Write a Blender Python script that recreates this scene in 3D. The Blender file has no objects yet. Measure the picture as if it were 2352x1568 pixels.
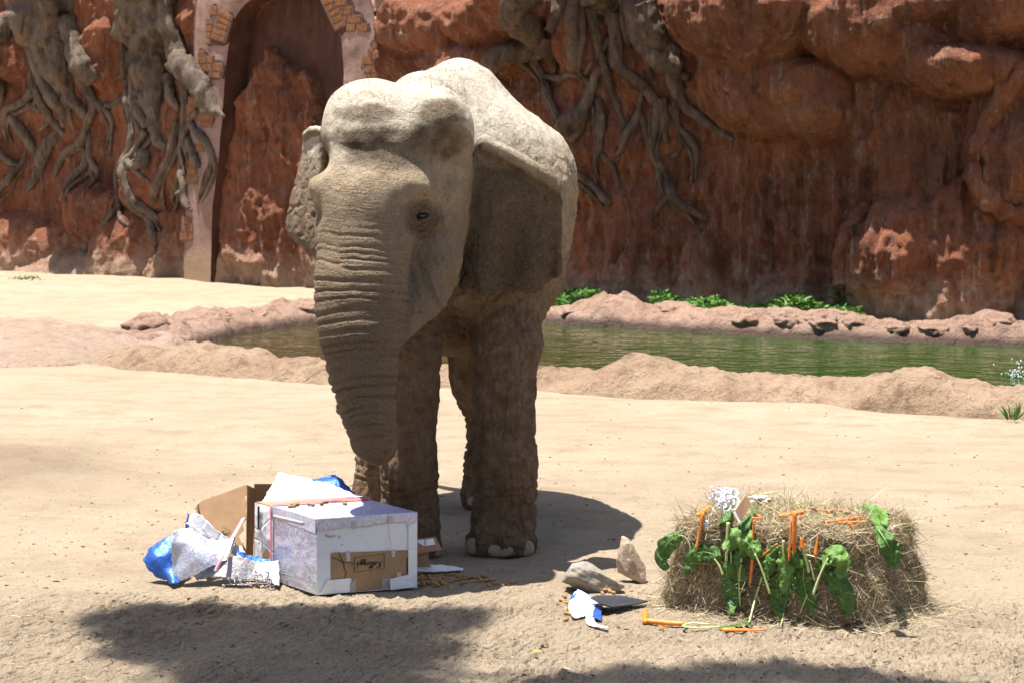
import bpy, bmesh, math, random
import numpy as np
from mathutils import Vector

random.seed(7)
RNG = np.random.default_rng(11)
scene = bpy.context.scene
COL = scene.collection

# ------------------------------------------------------------------ camera
FPX, CXP, YHP, CAMH = 4573.0, 1176.0, 367.0, 2.08      # 70 mm lens on a 2352 px wide frame
cam_data = bpy.data.cameras.new('camera')
cam_data.lens = 70.0
cam_data.sensor_width = 36.0
cam_data.shift_y = -417.0 / 2352.0
cam_data.clip_start = 0.1
cam_data.clip_end = 2000.0
cam_data.dof.use_dof = True
cam_data.dof.focus_distance = 9.9
cam_data.dof.aperture_fstop = 7.1
cam = bpy.data.objects.new('camera', cam_data)
cam.location = (0, 0, CAMH)
cam.rotation_euler = (math.radians(90), 0, 0)
COL.objects.link(cam)
scene.camera = cam

# ------------------------------------------------------------------ light
SUN_TO = np.array([0.46, -0.06, -2.5]); SUN_TO /= np.linalg.norm(SUN_TO)   # direction the light travels
SUN_EL = math.asin(-SUN_TO[2])
SUN_AZ = math.atan2(-SUN_TO[0], -SUN_TO[1])            # from +Y towards +X, of the sun's position
world = bpy.data.worlds.new('World')
scene.world = world
world.use_nodes = True
wn = world.node_tree
sky = wn.nodes.new('ShaderNodeTexSky')
sky.sky_type = 'NISHITA'
sky.sun_disc = False
sky.sun_elevation = SUN_EL
sky.sun_rotation = SUN_AZ
sky.air_density = 1.0
sky.dust_density = 2.0
bg = wn.nodes['Background']
bg.inputs['Strength'].default_value = 0.08
wn.links.new(sky.outputs['Color'], bg.inputs['Color'])
sun_data = bpy.data.lights.new('sun', 'SUN')
sun_data.energy = 5.0
sun_data.angle = math.radians(0.53)
sun_data.color = (1.0, 0.965, 0.91)
sun = bpy.data.objects.new('sun', sun_data)
sun.rotation_euler = Vector(SUN_TO.tolist()).to_track_quat('-Z', 'Y').to_euler()
sun.location = (-3, 4, 20)
COL.objects.link(sun)
scene.view_settings.view_transform = 'Standard'
scene.view_settings.look = 'None'
scene.view_settings.exposure = 1.08
scene.view_settings.gamma = 1.0
scene.view_settings.use_curve_mapping = False
scene.cycles.max_bounces = 6
scene.cycles.diffuse_bounces = 3
scene.cycles.glossy_bounces = 3
scene.cycles.transmission_bounces = 4
scene.cycles.transparent_max_bounces = 8
scene.cycles.caustics_reflective = False
scene.cycles.caustics_refractive = False
scene.cycles.sample_clamp_indirect = 4.0
scene.cycles.use_denoising = True

# ------------------------------------------------------------------ helpers
def P(u, v, Y):
    return np.array([(u - CXP) / FPX * Y, Y, CAMH + (YHP - v) / FPX * Y])

def G(u, v, z=0.0):
    return P(u, v, FPX * (CAMH - z) / (v - YHP))

def unit(a):
    a = np.asarray(a, float)
    n = np.linalg.norm(a, axis=-1, keepdims=True)
    return a / np.maximum(n, 1e-9)

def sstep(a, b, x):
    t = np.clip((x - a) / (b - a), 0, 1)
    return t * t * (3 - 2 * t)

def _hash(i, j, k, seed):
    h = (i * 374761393 + j * 668265263 + k * 2147483647 + seed * 974711) & 0xffffffff
    h = ((h ^ (h >> 13)) * 1274126177) & 0xffffffff
    h = (h ^ (h >> 16)) & 0xffff
    return h.astype(np.float32) / 32767.5 - 1.0

def vn(p, seed=0):
    """value noise, -1..1, p is (...,3)"""
    p = np.asarray(p, np.float64)
    i = np.floor(p).astype(np.int64)
    f = (p - i).astype(np.float32)
    f = f * f * f * (f * (f * 6 - 15) + 10)
    out = 0
    for dx in (0, 1):
        wx = f[..., 0] if dx else 1 - f[..., 0]
        for dy in (0, 1):
            wy = f[..., 1] if dy else 1 - f[..., 1]
            for dz in (0, 1):
                wz = f[..., 2] if dz else 1 - f[..., 2]
                out = out + wx * wy * wz * _hash(i[..., 0] + dx, i[..., 1] + dy, i[..., 2] + dz, seed)
    return out

def fbm(p, octaves=4, gain=0.5, seed=0):
    p = np.asarray(p, np.float64)
    a, s, out = 1.0, 1.0, 0
    for o in range(octaves):
        out = out + a * vn(p * s + 17.3 * o, seed + o)
        a *= gain
        s *= 2.03
    return out

def ridged(p, octaves=3, seed=0):
    a, s, out = 1.0, 1.0, 0
    for o in range(octaves):
        out = out + a * (1 - 2 * np.abs(vn(np.asarray(p) * s + 9.1 * o, seed + o)))
        a *= 0.5
        s *= 2.1
    return out

def catmull(pts, n):
    """n points along a smooth curve through pts (any column count)"""
    pts = np.asarray(pts, float)
    m = len(pts)
    if m == 2:
        t = np.linspace(0, 1, n)[:, None]
        return pts[0] * (1 - t) + pts[1] * t
    ext = np.vstack([2 * pts[0] - pts[1], pts, 2 * pts[-1] - pts[-2]])
    t = np.linspace(0, m - 1, n)
    i = np.minimum(t.astype(int), m - 2)
    f = (t - i)[:, None]
    p0, p1, p2, p3 = ext[i], ext[i + 1], ext[i + 2], ext[i + 3]
    return 0.5 * ((2 * p1) + (-p0 + p2) * f + (2 * p0 - 5 * p1 + 4 * p2 - p3) * f**2 + (-p0 + 3 * p1 - 3 * p2 + p3) * f**3)

def grid_faces(n, m, wrap=False):
    i, j = np.meshgrid(np.arange(n - 1), np.arange(m if wrap else m - 1), indexing='ij')
    j2 = (j + 1) % m
    return np.stack([i * m + j, i * m + j2, (i + 1) * m + j2, (i + 1) * m + j], -1).reshape(-1, 4)

def frames(pts):
    pts = np.asarray(pts, float)
    T = unit(np.gradient(pts, axis=0))
    up = np.array([0, 0, 1.0]) if abs(T[0][2]) < 0.9 else np.array([1.0, 0, 0])
    Nn = [unit(np.cross(T[0], up))]
    for k in range(1, len(pts)):
        v = Nn[-1] - T[k] * np.dot(Nn[-1], T[k])
        Nn.append(unit(v))
    Nn = np.array(Nn)
    return T, Nn, np.cross(T, Nn)

def tube(pts, rad, n=8, flat=1.0, lump=0.0, lumpf=6.0, seed=0, cap=True, flute=0.0):
    pts = np.asarray(pts, float)
    rad = np.broadcast_to(np.asarray(rad, float), (len(pts),))
    T, A, B = frames(pts)
    th = np.linspace(0, 2 * np.pi, n, endpoint=False)
    ring = np.cos(th)[None, :, None] * A[:, None] + flat * np.sin(th)[None, :, None] * B[:, None]
    V = pts[:, None] + ring * rad[:, None, None]
    if flute:
        s_ = np.r_[0, np.cumsum(np.linalg.norm(np.diff(pts, axis=0), axis=1))]
        q_ = np.stack([np.broadcast_to(1.5 * np.cos(th)[None], V.shape[:2]) * 1.6, np.broadcast_to(1.5 * np.sin(th)[None], V.shape[:2]) * 1.6, np.broadcast_to(s_[:, None] * 0.7, V.shape[:2])], -1)
        V = V + ring * (rad[:, None, None] * flute * ridged(q_, 2, seed + 5)[..., None])
    if lump:
        V = V + ring * (rad[:, None, None] * lump * fbm(V * lumpf, 3, seed=seed)[..., None])
    F = [grid_faces(len(pts), n, True)]
    V = V.reshape(-1, 3)
    F = F[0].tolist()
    if cap:
        k = len(V)
        V = np.vstack([V, pts[:1], pts[-1:]])
        L = (len(pts) - 1) * n
        for j in range(n):
            F.append([k, (j + 1) % n, j])
            F.append([k + 1, L + j, L + (j + 1) % n])
    return V, F

def join(parts):
    """[(V,F)] -> one (V,F)"""
    Vs, Fs, o = [], [], 0
    for V, F in parts:
        V = np.asarray(V, float)
        Vs.append(V)
        Fs += [[i + o for i in f] for f in (F.tolist() if hasattr(F, 'tolist') else F)]
        o += len(V)
    return np.vstack(Vs), Fs

def box_vf(c, ax, ay, az):
    """box from centre and three half-axis vectors"""
    c, ax, ay, az = (np.asarray(q, float) for q in (c, ax, ay, az))
    V = np.array([c + sx * ax + sy * ay + sz * az for sx in (-1, 1) for sy in (-1, 1) for sz in (-1, 1)])
    F = [[0, 1, 3, 2], [4, 6, 7, 5], [0, 4, 5, 1], [2, 3, 7, 6], [0, 2, 6, 4], [1, 5, 7, 3]]
    if np.dot(np.cross(ax, ay), az) < 0:
        F = [f[::-1] for f in F]
    return V, F

def mesh_of(name, V, F, mats=None, midx=None, smooth=True):
    me = bpy.data.meshes.new(name)
    V = np.asarray(V, float)
    if hasattr(F, 'shape'):
        nf, k = F.shape
        me.vertices.add(len(V))
        me.vertices.foreach_set('co', V.astype(np.float32).ravel())
        me.loops.add(nf * k)
        me.loops.foreach_set('vertex_index', F.astype(np.int32).ravel())
        me.polygons.add(nf)
        me.polygons.foreach_set('loop_start', np.arange(0, nf * k, k, dtype=np.int32))
        me.update(calc_edges=True)
    else:
        me.from_pydata(V.tolist(), [], [list(f) for f in F])
        me.update()
    for m in (mats if isinstance(mats, (list, tuple)) else [mats]):
        if m is not None:
            me.materials.append(m)
    if midx is not None:
        me.polygons.foreach_set('material_index', np.asarray(midx, np.int32))
    if smooth:
        me.polygons.foreach_set('use_smooth', np.ones(len(me.polygons), bool))
    me.update()
    return me

def tag(o, label=None, cat=None, group=None, kind=None):
    if label: o['label'] = label
    if cat: o['category'] = cat
    if group: o['group'] = group
    if kind: o['kind'] = kind
    return o

def empty(name, loc, label, cat, group=None):
    o = bpy.data.objects.new(name, None)
    o.empty_display_size = 0.1
    o.location = [float(q) for q in loc]
    COL.objects.link(o)
    return tag(o, label, cat, group)

def wloc(o):
    l = np.array(o.location)
    while o.parent:
        o = o.parent
        l = l + np.array(o.location)
    return l

def mk(name, VF, mat, parent=None, label=None, cat=None, group=None, kind=None, smooth=True, midx=None, base=None):
    """VF in world coordinates -> ONE mesh object, origin at the thing's base (or its parent's origin)"""
    V, F = VF
    V = np.asarray(V, float)
    if parent is not None:
        org = wloc(parent)
    elif base is not None:
        org = np.asarray(base, float)
    else:
        org = np.array([(V[:, 0].min() + V[:, 0].max()) / 2, (V[:, 1].min() + V[:, 1].max()) / 2, V[:, 2].min()])
    me = mesh_of(name, V - org, F, mat, midx, smooth)
    o = bpy.data.objects.new(name, me)
    COL.objects.link(o)
    if parent is not None:
        o.parent = parent
    else:
        o.location = org.tolist()
    return tag(o, label, cat, group, kind)

# ------------------------------------------------------------------ materials
class NT:
    def __init__(self, name, rough=0.8, spec=0.3):
        self.m = bpy.data.materials.new(name)
        self.m.use_nodes = True
        self.t = self.m.node_tree
        self.b = self.t.nodes['Principled BSDF']
        self.b.inputs['Roughness'].default_value = rough
        self.b.inputs['Specular IOR Level'].default_value = spec
        self.tc = self.t.nodes.new('ShaderNodeTexCoord').outputs['Object']
        self.geo = None
    def n(self, typ, out=0, props=None, **inp):
        nd = self.t.nodes.new('ShaderNode' + typ)
        for k, v in (props or {}).items():
            setattr(nd, k, v)
        for k, v in inp.items():
            self.put(nd.inputs[k.replace('_', ' ')], v)
        return nd.outputs[out]
    def put(self, sock, v):
        if hasattr(v, 'links') or isinstance(v, bpy.types.NodeSocket):
            self.t.links.new(v, sock)
        elif isinstance(v, (tuple, list)) and len(v) == 3 and sock.type == 'RGBA':
            sock.default_value = (*v, 1)
        else:
            sock.default_value = v
    def map(self, scale=(1, 1, 1), rot=(0, 0, 0), vec=None):
        return self.n('Mapping', Vector=vec or self.tc, Scale=scale, Rotation=rot)
    def noise(self, scale, detail=4, rough=0.55, vec=None, dist=0.0):
        return self.n('TexNoise', Vector=vec or self.tc, Scale=scale, Detail=detail, Roughness=rough, Distortion=dist)
    def voro(self, scale, feature='F1', vec=None, out=0, rand=1.0):
        return self.n('TexVoronoi', out, {'feature': feature}, Vector=vec or self.tc, Scale=scale, Randomness=rand)
    def ramp(self, fac, *stops):
        nd = self.t.nodes.new('ShaderNodeValToRGB')
        e = nd.color_ramp.elements
        while len(e) < len(stops):
            e.new(0.5)
        for k, (p, c) in enumerate(stops):
            e[k].position = p
            c = (c, c, c) if isinstance(c, (int, float)) else c
            e[k].color = (*c, 1)
        self.put(nd.inputs[0], fac)
        return nd.outputs[0]
    def mix(self, f, a, b, blend='MIX'):
        nd = self.t.nodes.new('ShaderNodeMix')
        nd.data_type = 'RGBA'
        nd.blend_type = blend
        for s, v in ((0, f), (6, a), (7, b)):
            self.put(nd.inputs[s], v)
        return nd.outputs[2]
    def math(self, op, a, b=0.0, clamp=False):
        nd = self.t.nodes.new('ShaderNodeMath')
        nd.operation = op
        nd.use_clamp = clamp
        self.put(nd.inputs[0], a)
        self.put(nd.inputs[1], b)
        return nd.outputs[0]
    def attr(self, name, out='Fac'):
        nd = self.t.nodes.new('ShaderNodeAttribute')
        nd.attribute_name = name
        return nd.outputs[out]
    def xyz(self, k, vec=None):
        nd = self.t.nodes.new('ShaderNodeSeparateXYZ')
        self.put(nd.inputs[0], vec or self.tc)
        return nd.outputs[k]
    def bump(self, h, strength=0.5, dist=0.01, prev=None):
        nd = self.t.nodes.new('ShaderNodeBump')
        nd.inputs['Strength'].default_value = strength
        nd.inputs['Distance'].default_value = dist
        self.put(nd.inputs['Height'], h)
        if prev is not None:
            self.put(nd.inputs['Normal'], prev)
        return nd.outputs[0]
    def set(self, **kw):
        for k, v in kw.items():
            self.put(self.b.inputs[k.replace('_', ' ')], v)
        return self.m
    def rand(self):
        return self.t.nodes.new('ShaderNodeObjectInfo').outputs['Random']

def simple_mat(name, col, rough=0.7, var=0.25, scale=8.0, bump=0.0, bscale=60.0, spec=0.3, metallic=0.0, trans=0.0):
    t = NT(name, rough, spec)
    f = t.noise(scale, 4)
    dark = tuple(c * (1 - var) for c in col)
    lite = tuple(min(1, c * (1 + var)) for c in col)
    c = t.ramp(f, (0.3, dark), (0.7, lite))
    t.set(Base_Color=c, Metallic=metallic)
    if bump:
        t.set(Normal=t.bump(t.noise(bscale, 5), bump, 0.01))
    if trans:
        t.set(Subsurface_Weight=0.0)
    return t.m
# ================================================================== SETTING
# ---- materials of the ground, rock and water
def sand_material():
    t = NT('sand', 0.95, 0.15)
    big = t.noise(0.35, 5)
    mid = t.noise(2.2, 6, 0.6)
    fine = t.noise(45, 4, 0.7)
    grit = t.noise(170, 3, 0.75)
    c = t.mix(t.ramp(big, (0.3, 0), (0.72, 1)), (0.390, 0.308, 0.214), (0.475, 0.378, 0.268))
    c = t.mix(t.math('MULTIPLY', t.ramp(mid, (0.45, 0), (0.75, 1)), 0.5), c, (0.315, 0.235, 0.158))
    drag = t.noise(2.6, 6, 0.7, vec=t.map((0.75, 1.3, 1), rot=(0, 0, math.radians(12))))
    c = t.mix(t.ramp(drag, (0.50, 0), (0.70, 0.65)), c, (0.285, 0.210, 0.140))
    c = t.mix(t.ramp(drag, (0.28, 0.4), (0.42, 0)), c, (0.48, 0.395, 0.29))
    c = t.mix(t.math('MULTIPLY', t.ramp(fine, (0.50, 0), (0.78, 1)), 0.55), c, (0.27, 0.195, 0.13))
    c = t.mix(t.ramp(grit, (0.60, 0), (0.72, 0.55)), c, (0.19, 0.145, 0.105))
    c = t.mix(t.math('MULTIPLY', t.attr('darker'), t.ramp(mid, (0.25, 0.45), (0.7, 1))), c, (0.255, 0.185, 0.125))
    rake = t.noise(9, 5, 0.7, vec=t.map((3.2, 0.9, 1), rot=(0, 0, math.radians(-24))))  # dark streaks along the furrows, their shade put into the sand colour
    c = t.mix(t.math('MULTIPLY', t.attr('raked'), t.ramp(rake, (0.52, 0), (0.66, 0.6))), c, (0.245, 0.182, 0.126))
    specks = t.voro(22, vec=t.map((1, 1, 1)))
    c = t.mix(t.ramp(specks, (0.055, 0.75), (0.085, 0)), c, (0.12, 0.09, 0.07))
    b = t.bump(t.math('ADD', t.math('MULTIPLY', fine, 0.6), t.math('MULTIPLY', grit, 0.5)), 1.0, 0.024)
    foot_ = t.noise(3.4, 4, 0.55)
    b = t.bump(mid, 0.35, 0.10, b)
    b = t.bump(foot_, 0.5, 0.07, b)
    wv = t.n('TexWave', 1, {'bands_direction': 'X'}, Vector=t.map((1, 1, 1), rot=(0, 0, math.radians(24))), Scale=7.0, Distortion=7.0, Detail=4.0, **{'Detail_Scale': 1.6, 'Detail_Roughness': 0.7})
    b = t.bump(t.math('MULTIPLY', wv, t.math('MULTIPLY', t.attr('raked'), t.ramp(mid, (0.35, 0.25), (0.65, 1)))), 0.9, 0.022, b)
    return t.set(Base_Color=c, Normal=b)

def rock_material(name, cols, dusty=0.75, darker=False, zdust=0.7):
    """painted concrete rock: layered red browns, sandy dust towards its foot, vertical run marks"""
    a, bcol, cc, dust = cols
    t = NT(name, 0.88, 0.22)
    n1 = t.noise(0.9, 6, 0.62, dist=0.4)
    n2 = t.noise(4.5, 6, 0.65)
    run = t.noise(3.0, 6, 0.7, vec=t.map((1.6, 1.6, 0.22)))
    pit = t.noise(26, 5, 0.72)
    c = t.mix(t.ramp(n1, (0.32, 0), (0.66, 1)), a, bcol)
    c = t.mix(t.ramp(n2, (0.48, 0), (0.74, 0.75)), c, cc)
    c = t.mix(t.ramp(run, (0.52, 0), (0.66, 0.60)), c, tuple(q * 0.38 for q in a))
    c = t.mix(t.math('MULTIPLY', t.ramp(run, (0.28, 1), (0.42, 0)), 0.42), c, dust)
    z = t.xyz(2)
    thin = t.noise(2.2, 6, 0.75, vec=t.map((4.5, 4.5, 0.20)))
    c = t.mix(t.ramp(thin, (0.56, 0), (0.66, 0.55)), c, dust)
    foot = t.math('ADD', t.math('MULTIPLY', z, -1.0 / zdust), t.math('MULTIPLY', n2, 2.2))
    c = t.mix(t.math('MULTIPLY', t.ramp(foot, (0.15, 0), (0.95, 1)), dusty), c, dust)
    c = t.mix(t.ramp(pit, (0.56, 0), (0.72, 0.6)), c, tuple(q * 0.45 for q in a))
    if darker:  # damp band just above the water
        low = t.ramp(t.math('ADD', z, t.math('MULTIPLY', n2, 0.10)), (0.035, 1), (0.12, 0))
        c = t.mix(t.math('MULTIPLY', low, 0.85), c, (0.05, 0.027, 0.02))
        t.set(Roughness=t.ramp(low, (0, 0.88), (1, 0.35)))
    rg_ = t.n('TexNoise', 0, {'noise_type': 'RIDGED_MULTIFRACTAL'}, Vector=t.map((1.25, 1.25, 0.6)), Scale=3.4, Detail=8.0, Roughness=0.62)
    b = t.bump(pit, 1.0, 0.05)
    b = t.bump(rg_, 0.75, 0.07, b)
    b = t.bump(t.math('ADD', n2, t.math('MULTIPLY', run, 0.6)), 0.55, 0.16, b)
    return t.set(Base_Color=c, Normal=b)

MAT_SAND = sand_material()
MAT_WALL = rock_material('wall_rock', ((0.150, 0.052, 0.031), (0.345, 0.126, 0.060), (0.285, 0.160, 0.112), (0.46, 0.33, 0.235)))
MAT_RIM_FAR = rock_material('rim_rock_red', ((0.30, 0.170, 0.120), (0.43, 0.270, 0.195), (0.40, 0.285, 0.220), (0.46, 0.34, 0.25)), 0.15, True)
MAT_RIM_NEAR = rock_material('rim_rock_sand', ((0.30, 0.190, 0.118), (0.45, 0.320, 0.212), (0.36, 0.215, 0.135), (0.47, 0.35, 0.24)), 0.6, False, 0.25)

# ---- the pool outline, in plan
FARW = [(330, 812), (362, 796), (440, 775), (520, 763), (600, 752), (724, 739), (900, 738), (1080, 738), (1270, 742), (1400, 748),
        (1500, 753), (1650, 764), (1800, 773), (1950, 780), (2100, 786), (2250, 790), (2352, 794), (2600, 802), (2900, 812)]
NEARB = [(250, 836), (330, 846), (420, 856), (500, 862), (600, 870), (700, 876), (850, 884), (1000, 888), (1150, 890), (1240, 893), (1340, 902),
         (1430, 908), (1600, 917), (1750, 922), (1900, 928), (2000, 934), (2130, 944), (2250, 950), (2352, 955), (2600, 970), (2900, 985)]
NEARC = [(250, 808), (330, 800), (420, 779), (500, 800), (600, 820), (700, 824), (850, 830), (1000, 838), (1150, 845), (1240, 852), (1340, 846),
         (1430, 824), (1600, 850), (1750, 870), (1900, 874), (2000, 868), (2130, 846), (2250, 870), (2352, 882), (2600, 890), (2900, 900)]
FARC = [(362, 742), (440, 722), (520, 716), (600, 704), (724, 684), (900, 690), (1080, 696), (1270, 701), (1400, 678),
        (1500, 700), (1650, 714), (1800, 709), (1950, 724), (2100, 742), (2250, 727), (2352, 734), (2600, 740), (2900, 750)]
farw = np.array([G(u, v, -0.06) for u, v in FARW])
nearb = np.array([G(u, v) for u, v in NEARB])
poly = np.vstack([farw[:, :2], nearb[::-1, :2] + np.array([0.0, 0.75])])

def dist_poly(px, py, pol):
    """signed distance (negative inside) to a closed polygon, vectorised"""
    d = np.full(px.shape, 1e9)
    s = np.ones(px.shape)
    n = len(pol)
    for i in range(n):
        a, b = pol[i], pol[(i + 1) % n]
        ex, ey = b - a
        wx, wy = px - a[0], py - a[1]
        t = np.clip((wx * ex + wy * ey) / (ex * ex + ey * ey + 1e-12), 0, 1)
        d = np.minimum(d, (wx - t * ex) ** 2 + (wy - t * ey) ** 2)
        c1, c2, c3 = py >= a[1], py < b[1], ex * wy > ey * wx
        flip = (c1 & c2 & c3) | (~c1 & ~c2 & ~c3)
        s = np.where(flip, -s, s)
    return s * np.sqrt(d)

MOUND = G(20, 1075)
def ground_z(x, y):
    x = np.asarray(x, float); y = np.asarray(y, float)
    p = np.stack([x, y, np.zeros_like(x)], -1)
    z = 0.022 * fbm(p * 0.55, 3, seed=3) * (0.12 + 0.88 * sstep(11.0, 14.0, y))
    near = sstep(15.0, 11.0, y) * sstep(3.0, 6.5, y)
    z = z + 0.006 * near * fbm(p * 9, 3, seed=5)
    # raked furrows, slanting, strongest towards the camera
    wob = 0.35 * vn(p * 1.3, 8) + 0.10 * vn(p * 5.0, 9)
    ang = np.where(x > 0.3, 0.62, 0.30)
    ph = (x * 0.95 - (y - 8) * 0.42 + wob * 0.5)
    def comb(q, per):
        w_ = q / per
        w_ = w_ - np.floor(w_)
        return np.abs(w_ - 0.62) / 0.62 - 0.45
    f = comb(ph, 0.083) + 0.5 * comb(ph * 1.03 + 0.3 * vn(p * 3, 15), 0.049)
    f2 = comb(x * 0.86 + (y - 8) * 0.25 + wob * 0.4, 0.071) + 0.5 * comb(x * 0.8 + (y - 8) * 0.3 + wob * 0.5, 0.043)
    m = np.clip(sstep(10.0, 8.9, y - 0.3 * vn(p * 0.8, 12)) * (0.65 + 0.45 * vn(p * 1.7, 10)), 0, 1)
    z = z - 0.013 * m + 0.030 * m * np.where(x < 0.15, f, f2) * np.clip(0.65 + 0.7 * vn(p * np.array([9, 5, 1]), 13), 0, 1.3)
    z = z + (0.006 + 0.016 * m) * near * np.clip(vn(p * 24, 14) - 0.15, 0, 1)
    dm = ((x - MOUND[0]) / 0.75) ** 2 + ((y - MOUND[1]) / 1.1) ** 2
    z = z + np.exp(-dm * 1.6) * (0.10 + 0.035 * fbm(p * 5, 4, seed=21))
    inside = dist_poly(x, y, poly) if x.size < 400000 else np.ones_like(x)
    z = z - 0.75 * sstep(0.25, -0.6, inside)
    return z

def spaced(lo, f0, f1, hi, df, grow=1.12):
    a = list(np.arange(f0, f1 + 1e-6, df))
    d = df
    while a[-1] < hi:
        d *= grow
        a.append(a[-1] + d)
    d = df
    b = []
    q = f0
    while q > lo:
        d *= grow
        q -= d
        b.append(q)
    return np.array(b[::-1] + a)

gx = spaced(-400, -2.35, 2.35, 400, 0.0135, 1.07)
gy = np.concatenate([spaced(-300, 7.7, 10.1, 11.9, 0.0135, 1.06), np.arange(12.0, 40.0, 0.16), np.array([41, 43, 47, 55, 70, 100, 160, 260, 420.0])])
GX, GY = np.meshgrid(gx, gy, indexing='ij')
GZ = ground_z(GX, GY)
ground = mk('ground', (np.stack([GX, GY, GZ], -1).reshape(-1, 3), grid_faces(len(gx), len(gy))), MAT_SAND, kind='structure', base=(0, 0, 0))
pp = np.stack([GX, GY, GX * 0], -1)
darker = np.clip(sstep(9.7, 8.6, GY + 0.5 * vn(pp * 0.7, 31)) * sstep(1.2, -1.4, GX + 0.8 * vn(pp * 0.5, 33)) * 0.3, 0, 1)  # sand turns browner towards the near left
darker = np.maximum(darker, np.exp(-(((GX - MOUND[0]) / 0.8) ** 2 + ((GY - MOUND[1]) / 1.2) ** 2) * 1.2))  # brown dirt of the mound
at = ground.data.attributes.new('darker', 'FLOAT', 'POINT')
at.data.foreach_set('value', darker.astype(np.float32).ravel())

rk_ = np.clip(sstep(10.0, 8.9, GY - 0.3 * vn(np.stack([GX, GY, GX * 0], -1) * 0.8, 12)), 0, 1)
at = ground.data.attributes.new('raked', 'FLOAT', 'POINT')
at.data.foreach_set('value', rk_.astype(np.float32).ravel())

def gz(x, y):
    return float(ground_z(np.array([x]), np.array([y]))[0])

# ---- water
def water_material():
    t = NT('pond_water', 0.04, 0.5)
    v = t.map((1.0, 1.35, 1.0), rot=(0, 0, math.radians(9)))
    w = t.noise(1.7, 2, 0.4, vec=v, dist=0.9)
    w2 = t.noise(4.5, 2, 0.5, vec=v, dist=0.5)
    gr = t.ramp(t.xyz(0), (0.0, (0.060, 0.055, 0.016)), (1.0, (0.022, 0.062, 0.008)))
    xn = t.math('ADD', t.math('MULTIPLY', t.xyz(0), 0.2), 0.25)
    c = t.ramp(xn, (0.0, (0.036, 0.032, 0.008)), (0.8, (0.013, 0.050, 0.004)))
    b = t.bump(t.math('ADD', w, t.math('MULTIPLY', w2, 0.35)), 1.0, 0.045)
    return t.set(Base_Color=c, Normal=b, IOR=1.33)
wp = np.vstack([farw[:, :2] + np.array([0, 0.5]), nearb[::-1, :2] + np.array([0.0, 0.35])])
wp[0] += np.array([-0.2, 0])
mk('water', (np.column_stack([wp, np.full(len(wp), -0.06)]), [list(range(len(wp)))[::-1]]), water_material(), kind='structure', smooth=False, base=(0, 21, -0.06))

# ---- pool rims: sweeps with a mound section
def rim(path, crest, halfw, seed, lump=0.09, inner=-0.5):
    """path (n,2) centre line, crest (n) height; returns a lumpy bank, its foot sunk in the ground"""
    n = int(np.sum(np.linalg.norm(np.diff(path, axis=0), axis=1)) / 0.032)
    full = catmull(np.column_stack([path, crest, halfw]), n)
    c, h, w = full[:, :2], full[:, 2], full[:, 3]
    t = unit(np.gradient(c, axis=0))
    nrm = np.column_stack([-t[:, 1], t[:, 0]])
    m = 40
    a = np.linspace(-1, 1, m)
    prof = np.clip(1 - np.abs(a) ** 2.4, 0, 1) ** 0.8
    V = np.zeros((n, m, 3))
    V[..., :2] = c[:, None] + nrm[:, None] * (a[None, :, None] * w[:, None, None] * 1.15)
    V[..., 2] = -0.14 + (h[:, None] + 0.14) * prof[None]
    q = V.copy()
    k = (0.25 + 0.75 * prof)[None, :]
    V[..., 2] += k * lump * (0.9 * (fbm(q * 1.5, 2, seed=seed) - 0.2)) * np.clip(h / 0.25, 0.5, 1.3)[:, None]
    V[..., 2] += k * (0.020 * fbm(q * 6, 4, 0.55, seed=seed + 4) + 0.030 * ridged(q * np.array([4.5, 2.5, 3.0]), 3, seed + 6))
    V[..., :2] += nrm[:, None] * (0.10 * fbm(q * 2.1, 3, seed=seed + 9) * k)[..., None]
    return V.reshape(-1, 3), grid_faces(n, m)

nb = np.array(nearb[:, :2]) + np.array([0, 0.42])
nc = np.array([CAMH + (YHP - v) / FPX * y for (u, v), y in zip(NEARC, nb[:, 1])])
V, F = rim(nb, nc * 1.0 - 0.01, np.full(len(nb), 0.52), 40)
mk('pool_bank', (V, F), MAT_RIM_NEAR, label='low sandy rock bank along the side of the pond where the elephant stands', cat='rock bank')
fb = farw[1:, :2] + np.array([0, 0.42])
fc = np.array([CAMH + (YHP - v) / FPX * y for (u, v), y in zip(FARC, fb[:, 1])])
fb = np.vstack([[G(215, 812)[0], G(215, 812)[1]], [G(300, 800)[0], G(300, 800)[1] + 0.2], fb])
fc = np.r_[-0.13, 0.15, fc]
hw = np.full(len(fb), 0.48)
V, F = rim(fb, fc, hw, 60, 0.10)
farbank = empty('pool_bank', (farw[8][0], farw[8][1] + 0.4, 0), 'reddish knobbly rock bank between pond and cliff wall', 'rock bank')
mk('edge', (V, F), MAT_RIM_FAR, farbank)

def boulder_vf(c, r, seed, sub=4, sharp=0.25, freq=1.6):
    bm = bmesh.new()
    bmesh.ops.create_icosphere(bm, subdivisions=sub, radius=1.0)
    V = np.array([v.co[:] for v in bm.verts])
    F = [[v.index for v in f.verts] for f in bm.faces]
    bm.free()
    d = 1 + sharp * (0.7 * ridged(V * freq + seed, 3, seed) - 0.2) + 0.05 * fbm(V * freq * 5 + seed, 3, seed=seed)
    return V * d[:, None] * np.asarray(r, float) + np.asarray(c, float), F

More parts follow.
